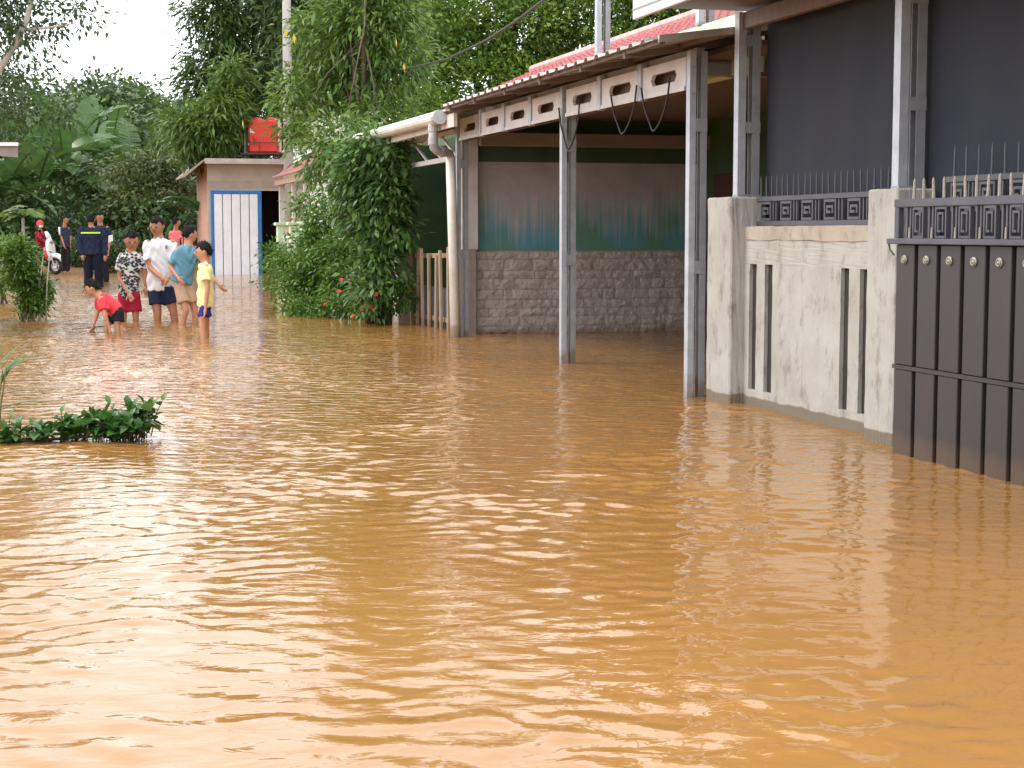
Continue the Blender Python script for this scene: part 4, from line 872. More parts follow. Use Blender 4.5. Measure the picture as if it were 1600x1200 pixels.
for px, py, Y in ((640, 452, 22.5), (588, 460, 22.2), (561, 470, 22.6), (570, 477, 22.5), (565, 484, 22.5), (551, 494, 22.7), (530, 455, 23.9), (533, 437, 24.2), (545, 439, 24.2), (449, 360, 26.2), (455, 343, 26.2), (508, 475, 24.0), (580, 480, 22.3)):
    q = at(px, py, Y) - fb.location; link('flower', flm, fb, q, rot=(random.uniform(.6, 1.3), 0, random.uniform(-1, 1)), scale=(.95,) * 3)
MB(fb.location).tube([at(600, 480, 22.6), at(618, 472, 22.5), at(630, 462, 22.5), at(640, 453, 22.5)], .007, 5).build('stem', M_bark, fb)

# ---- papaya at left
x, y = xy(38, 41); r_ = empty('papaya_plant', (x, y, -.1), 0, 'young papaya with yellow-green lobed leaves above the left shrubs', 'papaya', ); PPO = Vector((x, y, -.1))
tp = at(36, 340, 41); MB(PPO).tube([(x, y, -.3), (x - .03, y, tp.z * .5), tp], [.07, .055, .035], 8).build('trunk', M_pale, r_, smooth=True)
PAP = leaf_mat('papaya_leaf', (.07, .16, .02), (.17, .28, .04), trans=.4)
lm = MB()
for k in range(7):
    a = -2.0 + k * 4.0 / 6; d_ = Vector((math.sin(a), math.cos(a), -.25)); s_ = Vector((math.cos(a), -math.sin(a), 0)); L_ = .24
    lm.add([(0, 0, 0), d_ * L_ * .6 + s_ * .06, d_ * L_ * 1.0, d_ * L_ * .6 - s_ * .06], [(0, 1, 2, 3)])
pm_ = lm.mesh('leaf', PAP); at_ = pm_.attributes.new('tint', 'FLOAT', 'FACE'); at_.data.foreach_set('value', [.3, .5, .7, .6, .4, .8, .5])
for k in range(13):
    az = k * 2.4; el = .15 + .6 * random.random(); q = tp + Vector((math.cos(az), math.sin(az), el)) * random.uniform(.28, .5)
    st1 = MB(PPO).tube([tp, tp.lerp(q, .6) + Vector((0, 0, .04)), q], [.012, .01, .008], 5).build('leaf_stalk', BANL, r_)
    link('leaf', pm_, r_, q - PPO, rot=(random.uniform(-.5, .2), random.uniform(-.3, .3), az - math.pi / 2))

# ---- foreground plant trailing in the water at left: every leaf is its own blade
def leaf_obj(Wd=.5):
    mb = MB(); n_ = 5; vs_ = []; fs = []
    for i in range(n_ + 1):
        s_ = i / n_; wd = Wd * .5 * math.sin(math.pi * min(.985, s_ ** .8)) ; z = .12 * s_ - .28 * s_ * s_
        vs_ += [(-wd, s_, z + wd * .35), (0, s_, z), (wd, s_, z + wd * .35)]
    for i in range(n_): a = i * 3; fs += [(a, a + 1, a + 4, a + 3), (a + 1, a + 2, a + 5, a + 4)]
    return mb.add(vs_, fs)
FG = leaf_mat('foreground_leaf', (.022, .085, .020), (.080, .190, .036), rough=.3, trans=.3)
fgm = []
for wd in (.5, .6, .7):
    for tv in (.15, .5, .9):
        me = leaf_obj(wd).mesh('leaf', FG, True); a = me.attributes.new('tint', 'FLOAT', 'FACE'); a.data.foreach_set('value', [tv] * len(me.polygons)); fgm.append(me)
x, y = xy(60, 9.9); r_ = empty('trailing_plant', (x, y, -.1), 0, 'dark green leafy branch lying in the water at the lower left', 'plant'); FO = Vector((x, y, -.1))
spine = [Vector((at(px, 362, 9.9).x, 9.9 + dy_, z)) for px, dy_, z in ((-50, -.05, -.03), (30, -.02, 0), (110, .02, .02), (180, .05, .03), (215, .05, .06))]
MB(FO).tube(spine, [.012, .011, .009, .007, .004], 6).build('stem', M_dbark, r_, smooth=True)
def spine_at(s_):
    s_ *= len(spine) - 1; i = min(int(s_), len(spine) - 2); return spine[i].lerp(spine[i + 1], s_ - i)
rp_ = random.Random(5)
for b_ in range(95):
    s_ = rp_.uniform(.1, 1) ** .8; a = spine_at(s_) + Vector((rp_.uniform(-.03, .03), rp_.uniform(-.14, .14), 0))
    prof = .07 + .09 * abs(math.sin(s_ * 7.5 + .6)); hgt = prof * rp_.uniform(.35, 1.15)
    tipv = a + Vector((rp_.uniform(-.05, .09), rp_.uniform(-.08, .08), hgt)); MB(FO).tube([a - Vector((0, 0, .05)), a.lerp(tipv, .5) + Vector((0, 0, .012)), tipv], [.004, .003, .002], 5).build('stem', M_dbark, r_)
    nl = rp_.randint(5, 9)
    for k in range(nl):
        q = a.lerp(tipv, .1 + .9 * k / (nl - 1)); az = k * 2.4 + rp_.uniform(-.6, .6); sc = rp_.uniform(.06, .115) * (.75 if k == nl - 1 else 1)
        link('leaf', rp_.choice(fgm), r_, q - FO, rot=(rp_.uniform(-.4, .9) if k < nl - 1 else 1.1, rp_.uniform(-.4, .4), az), scale=(sc,) * 3)
x, y = xy(-20, 10.6); r_ = empty('reedy_plant', (x, y, -.1), 0, 'grassy upright plant at the left edge above the trailing branch', 'plant'); RO = Vector((x, y, -.1))
blm = []
for wd in (.10, .13):
    me = leaf_obj(wd).mesh('blade', FG, True); a = me.attributes.new('tint', 'FLOAT', 'FACE'); a.data.foreach_set('value', [.8] * len(me.polygons)); blm.append(me)
for px, py, rz_, rx_, sc in ((14, 575, -1.15, .45, .11), (2, 590, -.9, .7, .2), (-4, 620, -1.3, .3, .16), (0, 605, -.5, .9, .2), (4, 612, -1.4, .1, .15), (-10, 640, -1.2, .2, .2), (-8, 600, -.7, .8, .22), (-14, 590, -1.0, .9, .26), (-2, 655, -1.35, .1, .17), (-20, 610, -.9, .7, .3), (-16, 650, -1.1, .4, .26), (0, 580, -1.0, .9, .12)):
    q = at(px, py, 10.5); link('blade', random.choice(blm), r_, q - RO, rot=(rx_, 0, rz_), scale=(sc * 1.4, sc * 1.4, sc * 1.4))
for k in range(5):
    a = at(-22 + 5 * k, 690, 10.5); a.z = -.2; MB(RO).tube([a, at(-16 + 4 * k, 640, 10.5), at(-14 + 6 * k, 590 - 4 * k, 10.5)], [.009, .007, .004], 5).build('stem', M_bst, r_)

# ================================================================== PEOPLE
TMP = bpy.data.scenes.new('workbench')
def remeshed(mb, name, m, voxel=.014, smooth=4):
    me = mb.mesh(name, m); o = bpy.data.objects.new('tmp', me); TMP.collection.objects.link(o)
    r_ = o.modifiers.new('r', 'REMESH'); r_.mode = 'VOXEL'; r_.voxel_size = voxel; r_.use_smooth_shade = True
    s_ = o.modifiers.new('s', 'SMOOTH'); s_.factor = .5; s_.iterations = smooth
    TMP.view_layers[0].update(); dg = TMP.view_layers[0].depsgraph; e_ = o.evaluated_get(dg); res = bpy.data.meshes.new_from_object(e_); res.name = name
    bpy.data.objects.remove(o); bpy.data.meshes.remove(me)
    res.materials.clear(); res.materials.append(m); return res
def merge(me, mb, name, m):
    bm = bmesh.new(); bm.from_mesh(me); m2 = mb.mesh('x', m, True); bm.from_mesh(m2); bm.to_mesh(me); bm.free(); bpy.data.meshes.remove(m2); return me
def limb(mb, a, b, r0, r1, n=10):
    a, b = Vector(a), Vector(b); d = (b - a).normalized()
    mb.tube([a - d * r0 * .7, a - d * r0 * .3, a, a.lerp(b, .35), b, b + d * r1 * .4, b + d * r1 * .75], [r0 * .5, r0 * .9, r0, r0 * .72 + r1 * .3, r1, r1 * .9, r1 * .5], n)
M_hair = mat('black_hair', lin(27, 23, 23), lin(16, 14, 14), rough=.75, scale=40, bump=.8, bscale=70, spec=.25)
M_eye = mat('dark_eye', lin(26, 20, 18), rough=.3)
M_lip = mat('lip', lin(140, 74, 66), rough=.5)
def skin_mat(nm, c): return mat(nm, lin(*c), lin(*[x * .93 for x in c]), scale=12, rough=.5)
SK1, SK2, SK3 = skin_mat('skin_tan', (196, 142, 112)), skin_mat('skin_brown', (178, 124, 96)), skin_mat('skin_light', (212, 160, 130))
def person(label, Y, J, hh, face, shirt, shorts, skin, sleeve=.62, leg=.75, hem=.10, bulk=1.0, hair='short', group='people wading in the lane', ground=None, legr=1.0, tuck=None, cover=None):
    """J: joint -> (px, py, depth offset); the figure is metric, joints are read off at depth Y"""
    j = {k: at(q[0], q[1], Y + (q[2] if len(q) > 2 else 0)) for k, q in J.items()}
    S = Y / F_PX; hH = hh * S * .93
    base = Vector((j['hip'].x, j['hip'].y, min(j['al'].z, j['ar'].z) - .05)); root = empty('person', base, 0, label, 'person', group)
    nb = lambda: MB(base)
    fd = Vector(face).normalized(); upv = Vector((0, 0, 1)); side = fd.cross(upv).normalized(); hup = side.cross(fd).normalized()
    Mh = Matrix((side, fd, hup)).transposed()
    H_ = j['head']; rh = hH / 2
    bd = nb(); sh_ = (j['sr'] - j['sl']); hs = sh_.length / 2; shm = (j['sr'] + j['sl']) / 2; hip = j['hip']; sdv = sh_.normalized()
    ax = shm - hip; k = hs * bulk
    # torso
    def torso(mb, g, lo=-.06, top=True):
        rings = [(hip + ax * lo, k * .80 + g, k * .56 + g), (hip + ax * .12, k * .84 + g, k * .60 + g), (hip + ax * .4, k * .80 + g, k * .56 + g), (hip + ax * .7, k * .95 + g, k * .62 + g), (hip + ax * .92, k * 1.0 + g, k * .54 + g), (hip + ax * 1.04, k * .75 + g, k * .42 + g)]
        if top: rings.append((hip + ax * 1.12, k * .40 + g * .5, k * .34 + g * .5))
        mb.loft(rings, sdv, 16)
    torso(bd, -.012)
    nk = H_ - hup * rh * .55 - fd * rh * .12
    limb(bd, shm + ax * .02, nk, rh * .52, rh * .46)
    bd.ell(H_, rh * .70, rh * .80, rh * .98, Mh, 16, 12)
    bd.ell(H_ + fd * rh * .16 - hup * rh * .48, rh * .50, rh * .58, rh * .46, Mh, 12, 8)          # jaw
    ar = k * .30
    for a_ in 'lr':
        limb(bd, j['s' + a_], j['e' + a_], ar, ar * .74); limb(bd, j['e' + a_], j['w' + a_], ar * .76, ar * .52)
        hp, kn, an = j['h' + a_], j['k' + a_], j['a' + a_]
        lr_ = k * .50 * legr
        limb(bd, hp, kn, lr_, lr_ * .66); limb(bd, kn, an, lr_ * .66, lr_ * .38); bd.ell(kn.lerp(an, .3), lr_ * .62, lr_ * .66, lr_ * 1.1)
        bd.ell(an + Vector((fd.x, fd.y, 0)) * .06 - Vector((0, 0, .02)), .04, .05, .035, nu=8, nv=6)
    body = remeshed(bd, 'body', skin, .013, 4)
    ex = nb()
    ex.ell(H_ + fd * rh * .82 - hup * rh * .10, rh * .12, rh * .16, rh * .20, Mh, 8, 6)            # nose
    for sg in (-1, 1): ex.ell(H_ + side * sg * rh * .72 - hup * rh * .06 - fd * rh * .05, rh * .09, rh * .16, rh * .22, Mh, 8, 6)   # ears
    for a_ in 'lr':                                                                                  # hands: palm, four fingers, thumb
        wv = j['w' + a_]; d_ = (wv - j['e' + a_]).normalized(); hl = hH * .62
        sx_ = d_.cross(fd if abs(d_.dot(fd)) < .9 else Vector((0, 0, 1))).normalized(); nz2 = sx_.cross(d_)
        Mp = Matrix((sx_, nz2, d_)).transposed()
        ex.ell(wv + d_ * hl * .26, hl * .24, hl * .13, hl * .32, Mp, 8, 6)
        for q in range(4):
            o_ = sx_ * hl * (.165 - .11 * q); l_ = hl * (.40, .46, .43, .33)[q]; b0 = wv + d_ * hl * .5 + o_
            ex.tube([b0 - d_ * hl * .1, b0 + d_ * l_ * .45 + nz2 * l_ * .12, b0 + d_ * l_ * .75 + nz2 * l_ * .34, b0 + d_ * l_ * .9 + nz2 * l_ * .56], [hl * .052, hl * .05, hl * .045, hl * .03], 6)
        b0 = wv + d_ * hl * .18 + sx_ * hl * .2
        ex.tube([b0, b0 + (d_ * .5 + sx_ * .6 + nz2 * .2) * hl * .28, b0 + (d_ * .95 + sx_ * .62 + nz2 * .4) * hl * .36], [hl * .07, hl * .06, hl * .04], 6)
    link('body', merge(body, ex, 'body', skin), root)
    for sg in (-1, 1): nb().ell(H_ + side * sg * rh * .27 + fd * rh * .74 + hup * rh * .04, rh * .11, rh * .06, rh * .055, Mh, 8, 6).build('eye', M_eye, root, smooth=True)
    nb().ell(H_ + fd * rh * .72 - hup * rh * .46, rh * .22, rh * .05, rh * .05, Mh, 8, 6).build('mouth', M_lip, root, smooth=True)
    # hair
    if hair:
        rr_ = random.Random(label)
        fr = {'short': .18, 'bowl': .10}[hair]
        def hf(q):
            w_ = .07 * math.sin(q.x * 11 + len(label)) + .05 * math.sin(q.y * 13)
            lim = (fr + .22 + w_) if q.y > .35 else (-.02 + w_ + .6 * max(0, q.y)) if q.y > -.25 else -.55 + w_
            return .86 if q.z < lim else 1.0 + rr_.uniform(-.01, .03)
        hm = nb().ell(H_ + hup * rh * .05 - fd * rh * .05, rh * .735, rh * .85, rh * .985, Mh, 28, 22, hf)
        for _ in range(320):
            q = Vector((rr_.gauss(0, 1), rr_.gauss(0, 1), rr_.gauss(0, 1))).normalized()
            if hf(q) < .95: continue
            c_ = H_ + hup * rh * .07 - fd * rh * .07 + Mh @ Vector((q.x * rh * .74, q.y * rh * .87, q.z * rh * .97)); nrm = Mh @ q
            dn = (nrm * .6 - hup * .35 + fd * (.2 if q.y > -.2 else -.1) + Vector((rr_.gauss(0, .3), rr_.gauss(0, .3), rr_.gauss(0, .2)))).normalized(); sd2 = dn.cross(nrm).normalized() * rh * .05
            hm.add([c_ - sd2, c_ + sd2, c_ + dn * rh * rr_.uniform(.16, .34)], [(0, 1, 2)])
        hm.build('hair', M_hair, root, smooth=True)
    # clothes
    g = .016
    tp_ = nb()
    rings = [(hip - ax * hem, k * .93 + g, k * .66 + g), (hip - ax * hem * .5, k * .92 + g, k * .65 + g), (hip + ax * .15, k * .90 + g, k * .63 + g), (hip + ax * .4, k * .88 + g, k * .61 + g), (hip + ax * .7, k * .97 + g, k * .63 + g), (hip + ax * .92, k * 1.0 + g, k * .56 + g), (hip + ax * 1.03, k * .8 + g, k * .45 + g)]
    tp_.loft(rings, sdv, 18); tp_.loft([(hip + ax * .95, k * .8, k * .5), (hip + ax * 1.06, k * .66, k * .44), (hip + ax * 1.11, k * .46, k * .40)], sdv, 14)
    for a_ in 'lr':
        s0, e0, w0_ = j['s' + a_], j['e' + a_], j['w' + a_]
        if sleeve <= 1: tp_.ell(s0.lerp(e0, .08), ar + g * .3, ar + g * .3, ar + g * .3, nu=12, nv=8); tp_.tube([s0.lerp(e0, .1), s0.lerp(e0, sleeve * .5), s0.lerp(e0, sleeve)], [ar + g, ar * 1.0 + g * 1.2, ar * 1.02 + g * 1.5], 12)
        else: limb(tp_, s0, e0, ar + g * 1.3, ar * .8 + g * 1.2); limb(tp_, e0, e0.lerp(w0_, sleeve - 1), ar * .8 + g * 1.2, ar * .6 + g)
    so = link('shirt' if sleeve <= 1 else 'jacket', remeshed(tp_, 'shirt', shirt, .013, 5), root)
    # folds in the cloth
    def ruffle(me, fn):
        n_ = len(me.vertices); co = np.empty(n_ * 3, np.float32); no = np.empty(n_ * 3, np.float32)
        me.vertices.foreach_get('co', co); me.vertex_normals.foreach_get('vector', no); co = co.reshape(-1, 3); no = no.reshape(-1, 3)
        co += no * fn(co[:, 0], co[:, 1], co[:, 2])[:, None]; me.vertices.foreach_set('co', co.ravel()); me.update()
    ruffle(so.data, lambda x, y, z: .007 * np.sin(z * 34 + x * 14 + 5 * np.sin(x * 17 + y * 9)) + .005 * np.sin(x * 60 + z * 22 + 3 * np.sin(z * 15)))
    sh2 = nb(); lr_ = k * .50 * legr
    sh2.loft([(hip - ax * .16, k * .70, k * .50), (hip - ax * .02, k * .82, k * .57), (hip + ax * .14, k * .78, k * .54)], sdv, 14)
    for a_ in 'lr':
        hp, kn, an = j['h' + a_], j['k' + a_], j['a' + a_]
        if leg <= 1: sh2.ell(hp, lr_ + .008, lr_ + .008, lr_ + .008, nu=12, nv=8); sh2.tube([hp, hp.lerp(kn, leg * .5), hp.lerp(kn, leg)], [lr_ + .006, lr_ * .98 + .014, lr_ * .95 + .026], 12)
        else: limb(sh2, hp, kn, lr_ + .012, lr_ * .78 + .016); limb(sh2, kn, kn.lerp(an, leg - 1), lr_ * .78 + .016, lr_ * .62 + .016)
    po = link('shorts' if leg <= 1 else 'trousers', remeshed(sh2, 'shorts', shorts, .013, 4), root)
    ruffle(po.data, lambda x, y, z: .005 * np.sin(x * 50 + z * 18))
    return root, j, dict(H=H_, rh=rh, fd=fd, side=side, hup=hup, Mh=Mh, hip=hip, ax=ax, k=k, sdv=sdv, base=base)
def cloth(nm, c, c2=None, sc=14, **kw): return mat(nm, lin(*c), lin(*(c2 or [x * .9 for x in c])), scale=sc, rough=.85, bump=.2, bscale=90, spec=.2, **kw)
C_red = cloth('red_cotton', (226, 72, 78)); C_white = cloth('white_cotton', (226, 224, 226), (214, 212, 216)); C_teal = cloth('teal_cotton', (102, 152, 172)); C_yel = cloth('yellow_cotton', (236, 232, 168), (226, 220, 150))
C_navy = cloth('navy_cloth', (34, 42, 66)); C_black = cloth('black_cloth', (34, 32, 38)); C_crim = cloth('crimson_cloth', (168, 36, 62)); C_beige = cloth('beige_cloth', (190, 158, 132)); C_blue = cloth('royal_blue_cloth', (44, 52, 136)); C_pink = cloth('pink_cotton', (236, 128, 132)); C_mar = cloth('maroon_cloth', (150, 34, 52))
# black and white print: white cloth with dark angular marks
C_pat = cloth('printed_cotton', (226, 226, 224), (214, 214, 214)); n = C_pat.node_tree; p = n.nodes['Principled BSDF']
t = n.nodes.new('ShaderNodeTexCoord'); mp = n.nodes.new('ShaderNodeMapping'); mp.inputs['Rotation'].default_value = (0, .7, 0); mp.inputs['Scale'].default_value = (24, 3, 34)
vo = n.nodes.new('ShaderNodeTexVoronoi'); vo.distance = 'CHEBYCHEV'; vo.inputs['Scale'].default_value = 1.0; vo.inputs['Randomness'].default_value = .55
r1 = n.nodes.new('ShaderNodeValToRGB'); r1.color_ramp.interpolation = 'CONSTANT'; r1.color_ramp.elements[0].color = (.05, .05, .055, 1); r1.color_ramp.elements[1].color = (.62, .62, .62, 1); r1.color_ramp.elements[1].position = .46
n.links.new(t.outputs['Object'], mp.inputs['Vector']); n.links.new(mp.outputs[0], vo.inputs['Vector']); n.links.new(vo.outputs['Distance'], r1.inputs['Fac']); n.links.new(r1.outputs[0], p.inputs['Base Color'])

# crouching boy in red, facing left, holding a stick
YA = 20.7
ra, ja, ia = person('crouching boy in red shirt and black shorts dipping a stick in the water', YA, dict(head=(144, 450, 0), sl=(158, 466, -.13), sr=(158, 464, .13), hip=(184, 487), el=(164, 492, -.2), wl=(171, 514, -.18), er=(152, 489, .14), wr=(147, 506, .06),
    hl=(185, 490, -.08), hr=(183, 490, .08), kl=(183, 508, -.1), al=(187, 560, -.08), kr=(167, 507, .08), ar=(166, 560, .08)), 30, (-.95, -.1, -.45), C_red, C_black, SK1, sleeve=.75, leg=.7, hem=.02, bulk=1.0, hair='short', legr=.95)
a, b = at(112, 514.5, YA - .05), at(164, 509.5, YA + .1); hd = ja['wr']
so = MB(hd).tube([a, a.lerp(b, .5), b], [.006, .008, .009], 6).build('stick', mat('grey_stick', lin(120, 108, 100), rough=.8), None, smooth=True); so.location = hd
tag(so, 'thin grey stick held by the crouching boy in red', 'stick')
YB = 23.2
person('boy in black-and-white patterned T-shirt and crimson shorts', YB, dict(head=(206, 376, 0), sl=(190, 398, 0), sr=(218, 398, .02), hip=(201, 458, .02), el=(186, 434, -.04), wl=(201, 459, -.17), er=(226, 430, .04), wr=(228, 449, .0),
    hl=(193, 462), hr=(211, 462), kl=(193, 498, -.05), al=(192, 545), kr=(212, 497, -.04), ar=(213, 545)), 33, (.25, -.9, -.25), C_pat, C_crim, SK2, sleeve=.7, leg=.72, hem=.10, bulk=1.12)
YC = 23.05
rc, jc, ic = person('tall boy in plain white T-shirt and navy shorts', YC, dict(head=(245, 353, 0), sl=(230, 379, 0), sr=(268, 379, .04), hip=(250, 446, .03), el=(234, 418, -.08), wl=(252, 434, -.22), er=(276, 416, -.02), wr=(262, 436, -.2),
    hl=(242, 455), hr=(262, 455), kl=(246, 489, -.04), al=(247, 548), kr=(271, 487, -.02), ar=(279, 545, .05)), 33, (-.2, -.95, -.2), C_white, C_navy, SK2, sleeve=.72, leg=.62, hem=.12, bulk=1.08)
q = at(260, 386, YC - .155); MB(ic['base']).ell(q, .02, .006, .03, nu=8, nv=6).build('chest_emblem', cloth('grey_print', (140, 140, 146)), rc)
YD = 22.4
person('boy in teal T-shirt and beige shorts leaning away', YD, dict(head=(297, 366, .05), sl=(279, 390, -.05), sr=(309, 387, .08), hip=(283, 440, 0), el=(266, 417, -.05), wl=(278, 434, -.16), er=(324, 424, .12), wr=(342, 445, .1),
    hl=(280, 447, -.03), hr=(293, 447, .06), kl=(290, 485, -.1), al=(274, 552, -.02), kr=(304, 484, .06), ar=(307, 548, .12)), 30, (.75, .45, -.15), C_teal, C_beige, SK1, sleeve=.8, leg=.70, hem=.04, bulk=1.08)
YE = 19.6
person('boy in pale yellow T-shirt and blue shorts standing nearest, facing left', YE, dict(head=(318, 393, 0), sl=(322, 416, -.13), sr=(320, 416, .12), hip=(321, 476, 0), el=(324, 452, -.17), wl=(321, 482, -.18), er=(314, 452, .15), wr=(312, 480, .14),
    hl=(320, 482, -.065), hr=(320, 482, .065), kl=(317, 512, -.07), al=(325, 580, -.06), kr=(322, 512, .07), ar=(323, 580, .06)), 33, (-.97, -.2, -.12), C_yel, C_blue, SK1, sleeve=.62, leg=.42, hem=.05, bulk=1.05, hair='bowl', legr=.9)
YF = 37.8
rf_, jf, if_ = person('man in navy jacket with neon stripe, back turned', YF, dict(head=(142, 343, 0), sl=(129, 359, 0), sr=(157, 359, 0), hip=(144, 395, 0), el=(124, 380, -.05), wl=(128, 398, -.12), er=(164, 381, .0), wr=(164, 399, -.05),
    hl=(138, 400), hr=(152, 400), kl=(138, 422), al=(138, 452), kr=(154, 422), ar=(156, 456)), 18, (-.05, 1, 0), C_navy, cloth('dark_navy_trousers', (24, 26, 40)), SK2, sleeve=1.9, leg=1.9, hem=.08, bulk=1.12, group='people standing farther up the lane')
neon = cloth('neon_stripe', (206, 240, 60)); k = if_['k']; hipf, axf = if_['hip'], if_['ax']
MB(if_['base']).loft([(hipf + axf * .835, k * 1.03 + .03, k * .60 + .04), (hipf + axf * .90, k * 1.03 + .03, k * .59 + .042)], if_['sdv'], 18).build('reflective_stripe', neon, rf_)
YG = 41.5
rg, jg, ig = person('man in dark navy shirt partly hidden behind the neon-striped jacket', YG, dict(head=(156, 339, 0), sl=(146, 356, 0), sr=(168, 356, .05), hip=(158, 388, 0), el=(146, 372), wl=(150, 386, -.1), er=(172, 374, -.05), wr=(169, 372 + 20, -.15),
    hl=(153, 393), hr=(164, 393), kl=(153, 414), al=(153, 444), kr=(165, 414), ar=(166, 444)), 17, (.6, -.75, -.1), C_navy, C_black, SK2, sleeve=.7, leg=1.9, bulk=1.05, group='people standing farther up the lane')
q = at(172, 373, YG - .3); o = MB(q).add([(q.x - .05, q.y, q.z - .10), (q.x + .07, q.y + .02, q.z - .06), (q.x + .06, q.y + .02, q.z + .10), (q.x - .04, q.y, q.z + .07), (q.x - .05, q.y + .02, q.z - .10), (q.x + .07, q.y + .04, q.z - .06), (q.x + .06, q.y + .04, q.z + .10), (q.x - .04, q.y + .02, q.z + .07)], [(0, 1, 2, 3), (7, 6, 5, 4), (0, 4, 5, 1), (1, 5, 6, 2), (2, 6, 7, 3), (3, 7, 4, 0)]).build('paper_bag', C_white, None, bevel=.01); o.location = q
tag(o, 'small white bag carried by the half-hidden man in navy', 'bag')
YH = 48.5
rh_, jh, ih = person('man in dark shirt with white sleeve stripe beside the scooter', YH, dict(head=(102, 343, 0), sl=(95, 357, -.05), sr=(107, 357, .15), hip=(102, 384, 0), el=(96, 371, -.1), wl=(100, 383, -.15), er=(110, 371, .1), wr=(110, 384, .1),
    hl=(99, 388, -.05), hr=(106, 388, .05), kl=(99, 405), al=(99, 424), kr=(106, 405), ar=(106, 424)), 13.5, (.9, -.1, 0), cloth('slate_shirt', (52, 60, 82)), C_black, SK2, sleeve=.8, leg=1.9, bulk=1.05, group='people standing farther up the lane')
a, b = jh['sl'], jh['el']; d_ = Vector((-.02, -.085, 0)); MB(ih['base']).tube([a + d_ + Vector((0, 0, .04)), a.lerp(b, .35) + d_, a.lerp(b, .75) + d_], .026, 6).build('sleeve_stripe', C_white, rh_, smooth=True)
YI = 49.6
ri, ji, ii = person('scooter rider in red top and red headscarf with white face mask', YI, dict(head=(63, 351, 0), sl=(57, 365, -.05), sr=(70, 365, .15), hip=(62, 388, .1), el=(66, 375, -.15), wl=(78, 380, -.22), er=(75, 374, .2), wr=(81, 379, .2),
    hl=(60, 391, -.05), hr=(64, 391, .15), kl=(74, 397, -.15), al=(72, 416, -.15), kr=(76, 397, .22), ar=(74, 416, .22)), 13, (.55, -.8, -.05), C_mar, C_black, SK2, sleeve=1.9, leg=1.9, bulk=1.05, hair=None, group='people standing farther up the lane')
H_, rh = ii['H'], ii['rh']
MB(ii['base']).ell(H_ + ii['hup'] * rh * .1 - ii['fd'] * rh * .08, rh * .96, rh * 1.02, rh * 1.1, ii['Mh'], 20, 14, lambda q: .8 if (q.y > .45 and -.9 < q.z < .45) else 1).build('headscarf', C_red, ri, smooth=True)
MB(ii['base']).ell(H_ + ii['fd'] * rh * .5 - ii['hup'] * rh * .42, rh * .56, rh * .44, rh * .42, ii['Mh'], 12, 8).build('face_mask', C_white, ri, smooth=True)
YJ = 40
person('person in pink T-shirt behind the boys, turned away', YJ, dict(head=(276, 347, 0), sl=(268, 362, -.03), sr=(281, 362, .12), hip=(273, 392, 0), el=(266, 377), wl=(268, 390, -.1), er=(285, 377, .05), wr=(285, 390, -.02),
    hl=(269, 397), hr=(278, 397), kl=(269, 418), al=(269, 446), kr=(278, 418), ar=(279, 446)), 16, (.75, .5, 0), C_pink, C_navy, SK2, sleeve=.7, leg=.9, bulk=1.1, group='people standing farther up the lane')

# ---- scooter
YS = 49.3; wc = at(92.5, 415, YS); bx, by = wc.x, YS
sc = empty('scooter', (bx - .6, by, wc.z - .26), R(-24), 'white scooter with red side panels parked facing right', 'scooter')
M_sw = mat('white_gloss', lin(236, 236, 238), lin(224, 226, 230), rough=.25); M_tyre = mat('tyre_rubber', lin(30, 29, 30), rough=.8); M_sr = mat('red_gloss', lin(206, 60, 56), rough=.3); M_rim = mat('alloy', lin(190, 190, 194), rough=.3, metal=.6)
def wheel(x):
    wm = MB().tube([(x + .20 * math.cos(a * math.pi / 12), 0, .26 + .20 * math.sin(a * math.pi / 12)) for a in range(25)], .055, 8, cap=False).build('wheel', M_tyre, sc, smooth=True)
    MB().disc((x, 0, .26), (0, 1, 0), .075, .09, 14).build('hub', M_rim, wm)
    for k in range(5): a = k * 2 * math.pi / 5; MB().bar((x, 0, .26), (x + .16 * math.cos(a), 0, .26 + .16 * math.sin(a)), .03, .03, up=(0, 1, 0)).build('spoke', M_rim, wm)
    MB().tube([(x + .15 * math.cos(a * math.pi / 10), 0, .26 + .15 * math.sin(a * math.pi / 10)) for a in range(21)], .016, 6, cap=False).build('rim', M_rim, wm, smooth=True)
wheel(.62); wheel(-.62)
MB().loft([((.52, 0, .42), .13, .05), ((.48, 0, .62), .19, .06), ((.44, 0, .82), .20, .07), ((.40, 0, .98), .13, .08), ((.37, 0, 1.06), .06, .05)], (0, 1, 0), 14).build('front_shield', M_sw, sc, smooth=True)
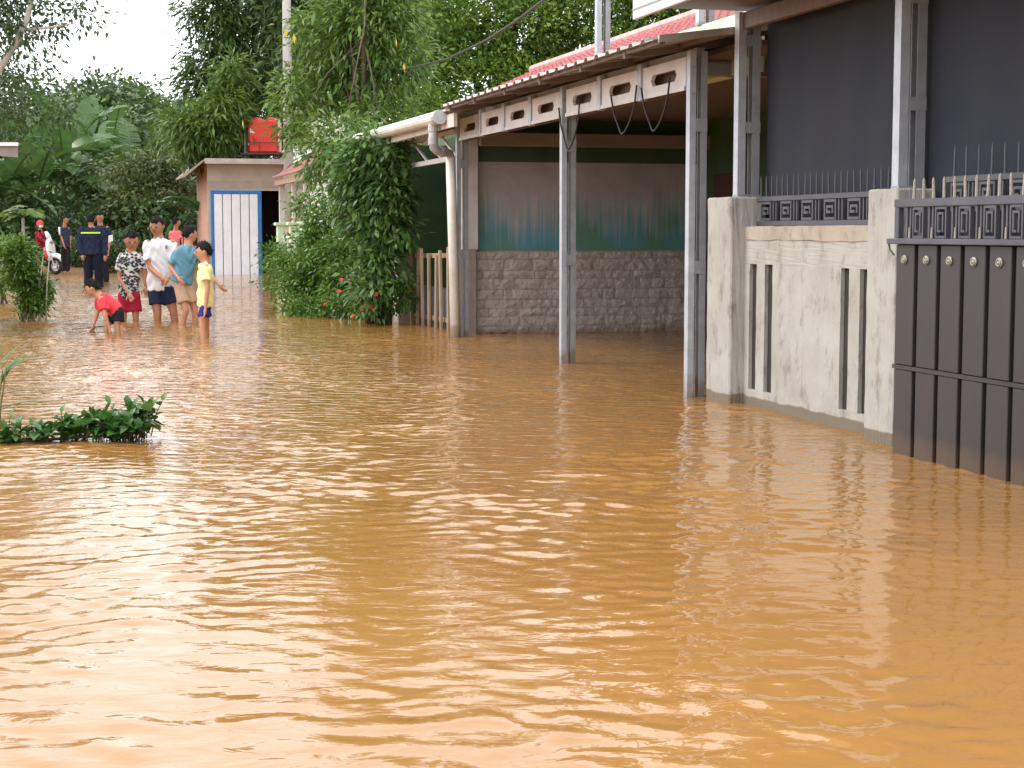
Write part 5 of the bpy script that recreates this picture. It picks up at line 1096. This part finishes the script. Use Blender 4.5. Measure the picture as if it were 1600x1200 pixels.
MB().tube([(.62 + .30 * math.cos(R(a)), 0, .26 + .30 * math.sin(R(a))) for a in range(15, 150, 12)], [.05 + .03 * math.sin(i / 11 * math.pi) for i in range(12)][:len(range(15, 150, 12))], 8).build('front_fender', M_sw, sc, smooth=True)
MB().tube([(.62, .085, .26), (.53, .07, .55)], .02, 6).tube([(.62, -.085, .26), (.53, -.07, .55)], .02, 6).build('fork', M_rim, sc)
MB().loft([((-.85, 0, .72), .07, .06), ((-.6, 0, .62), .16, .15), ((-.3, 0, .55), .17, .17), ((-.08, 0, .42), .14, .12)], (0, 1, 0), 14).build('rear_body', M_sr, sc, smooth=True)
MB().box(-.15, .45, -.15, .15, .28, .34).build('footboard', M_tyre, sc, bevel=.02)
for s_ in (-1, 1): MB().loft([((.42, s_ * .15, .45), .03, .05), ((.38, s_ * .17, .62), .03, .08), ((.35, s_ * .14, .8), .02, .04)], (0, 1, 0), 10).build('side_panel', M_sr, sc, smooth=True)
MB().loft([((-.8, 0, .78), .10, .04), ((-.45, 0, .79), .14, .05), ((-.1, 0, .74), .11, .05)], (0, 1, 0), 12).build('seat', M_tyre, sc, smooth=True)
MB().tube([(.28, -.34, 1.02), (.34, -.15, 1.06), (.36, 0, 1.07), (.34, .15, 1.06), (.28, .34, 1.02)], .018, 8).build('handlebar', M_tyre, sc, smooth=True)
MB().ell((.46, 0, .96), .06, .10, .07).build('headlight', M_rim, sc, smooth=True)
for s_ in (-1, 1):
    mi = MB().tube([(.33, s_ * .2, 1.06), (.30, s_ * .27, 1.24)], .008, 6).build('mirror', M_tyre, sc); MB().ell((.30, s_ * .28, 1.28), .02, .06, .045).build('mirror_head', M_tyre, mi, smooth=True)
MB().loft([((.44, 0, .98), .10, .015), ((.36, 0, 1.16), .12, .012), ((.30, 0, 1.26), .07, .01)], (0, 1, 0), 10).build('visor', M_sw, sc, smooth=True)
MB().box(-.92, -.86, -.1, .1, .5, .66).build('number_plate', M_tyre, sc)
bpy.data.scenes.remove(TMP)
bpy.context.view_layer.update()
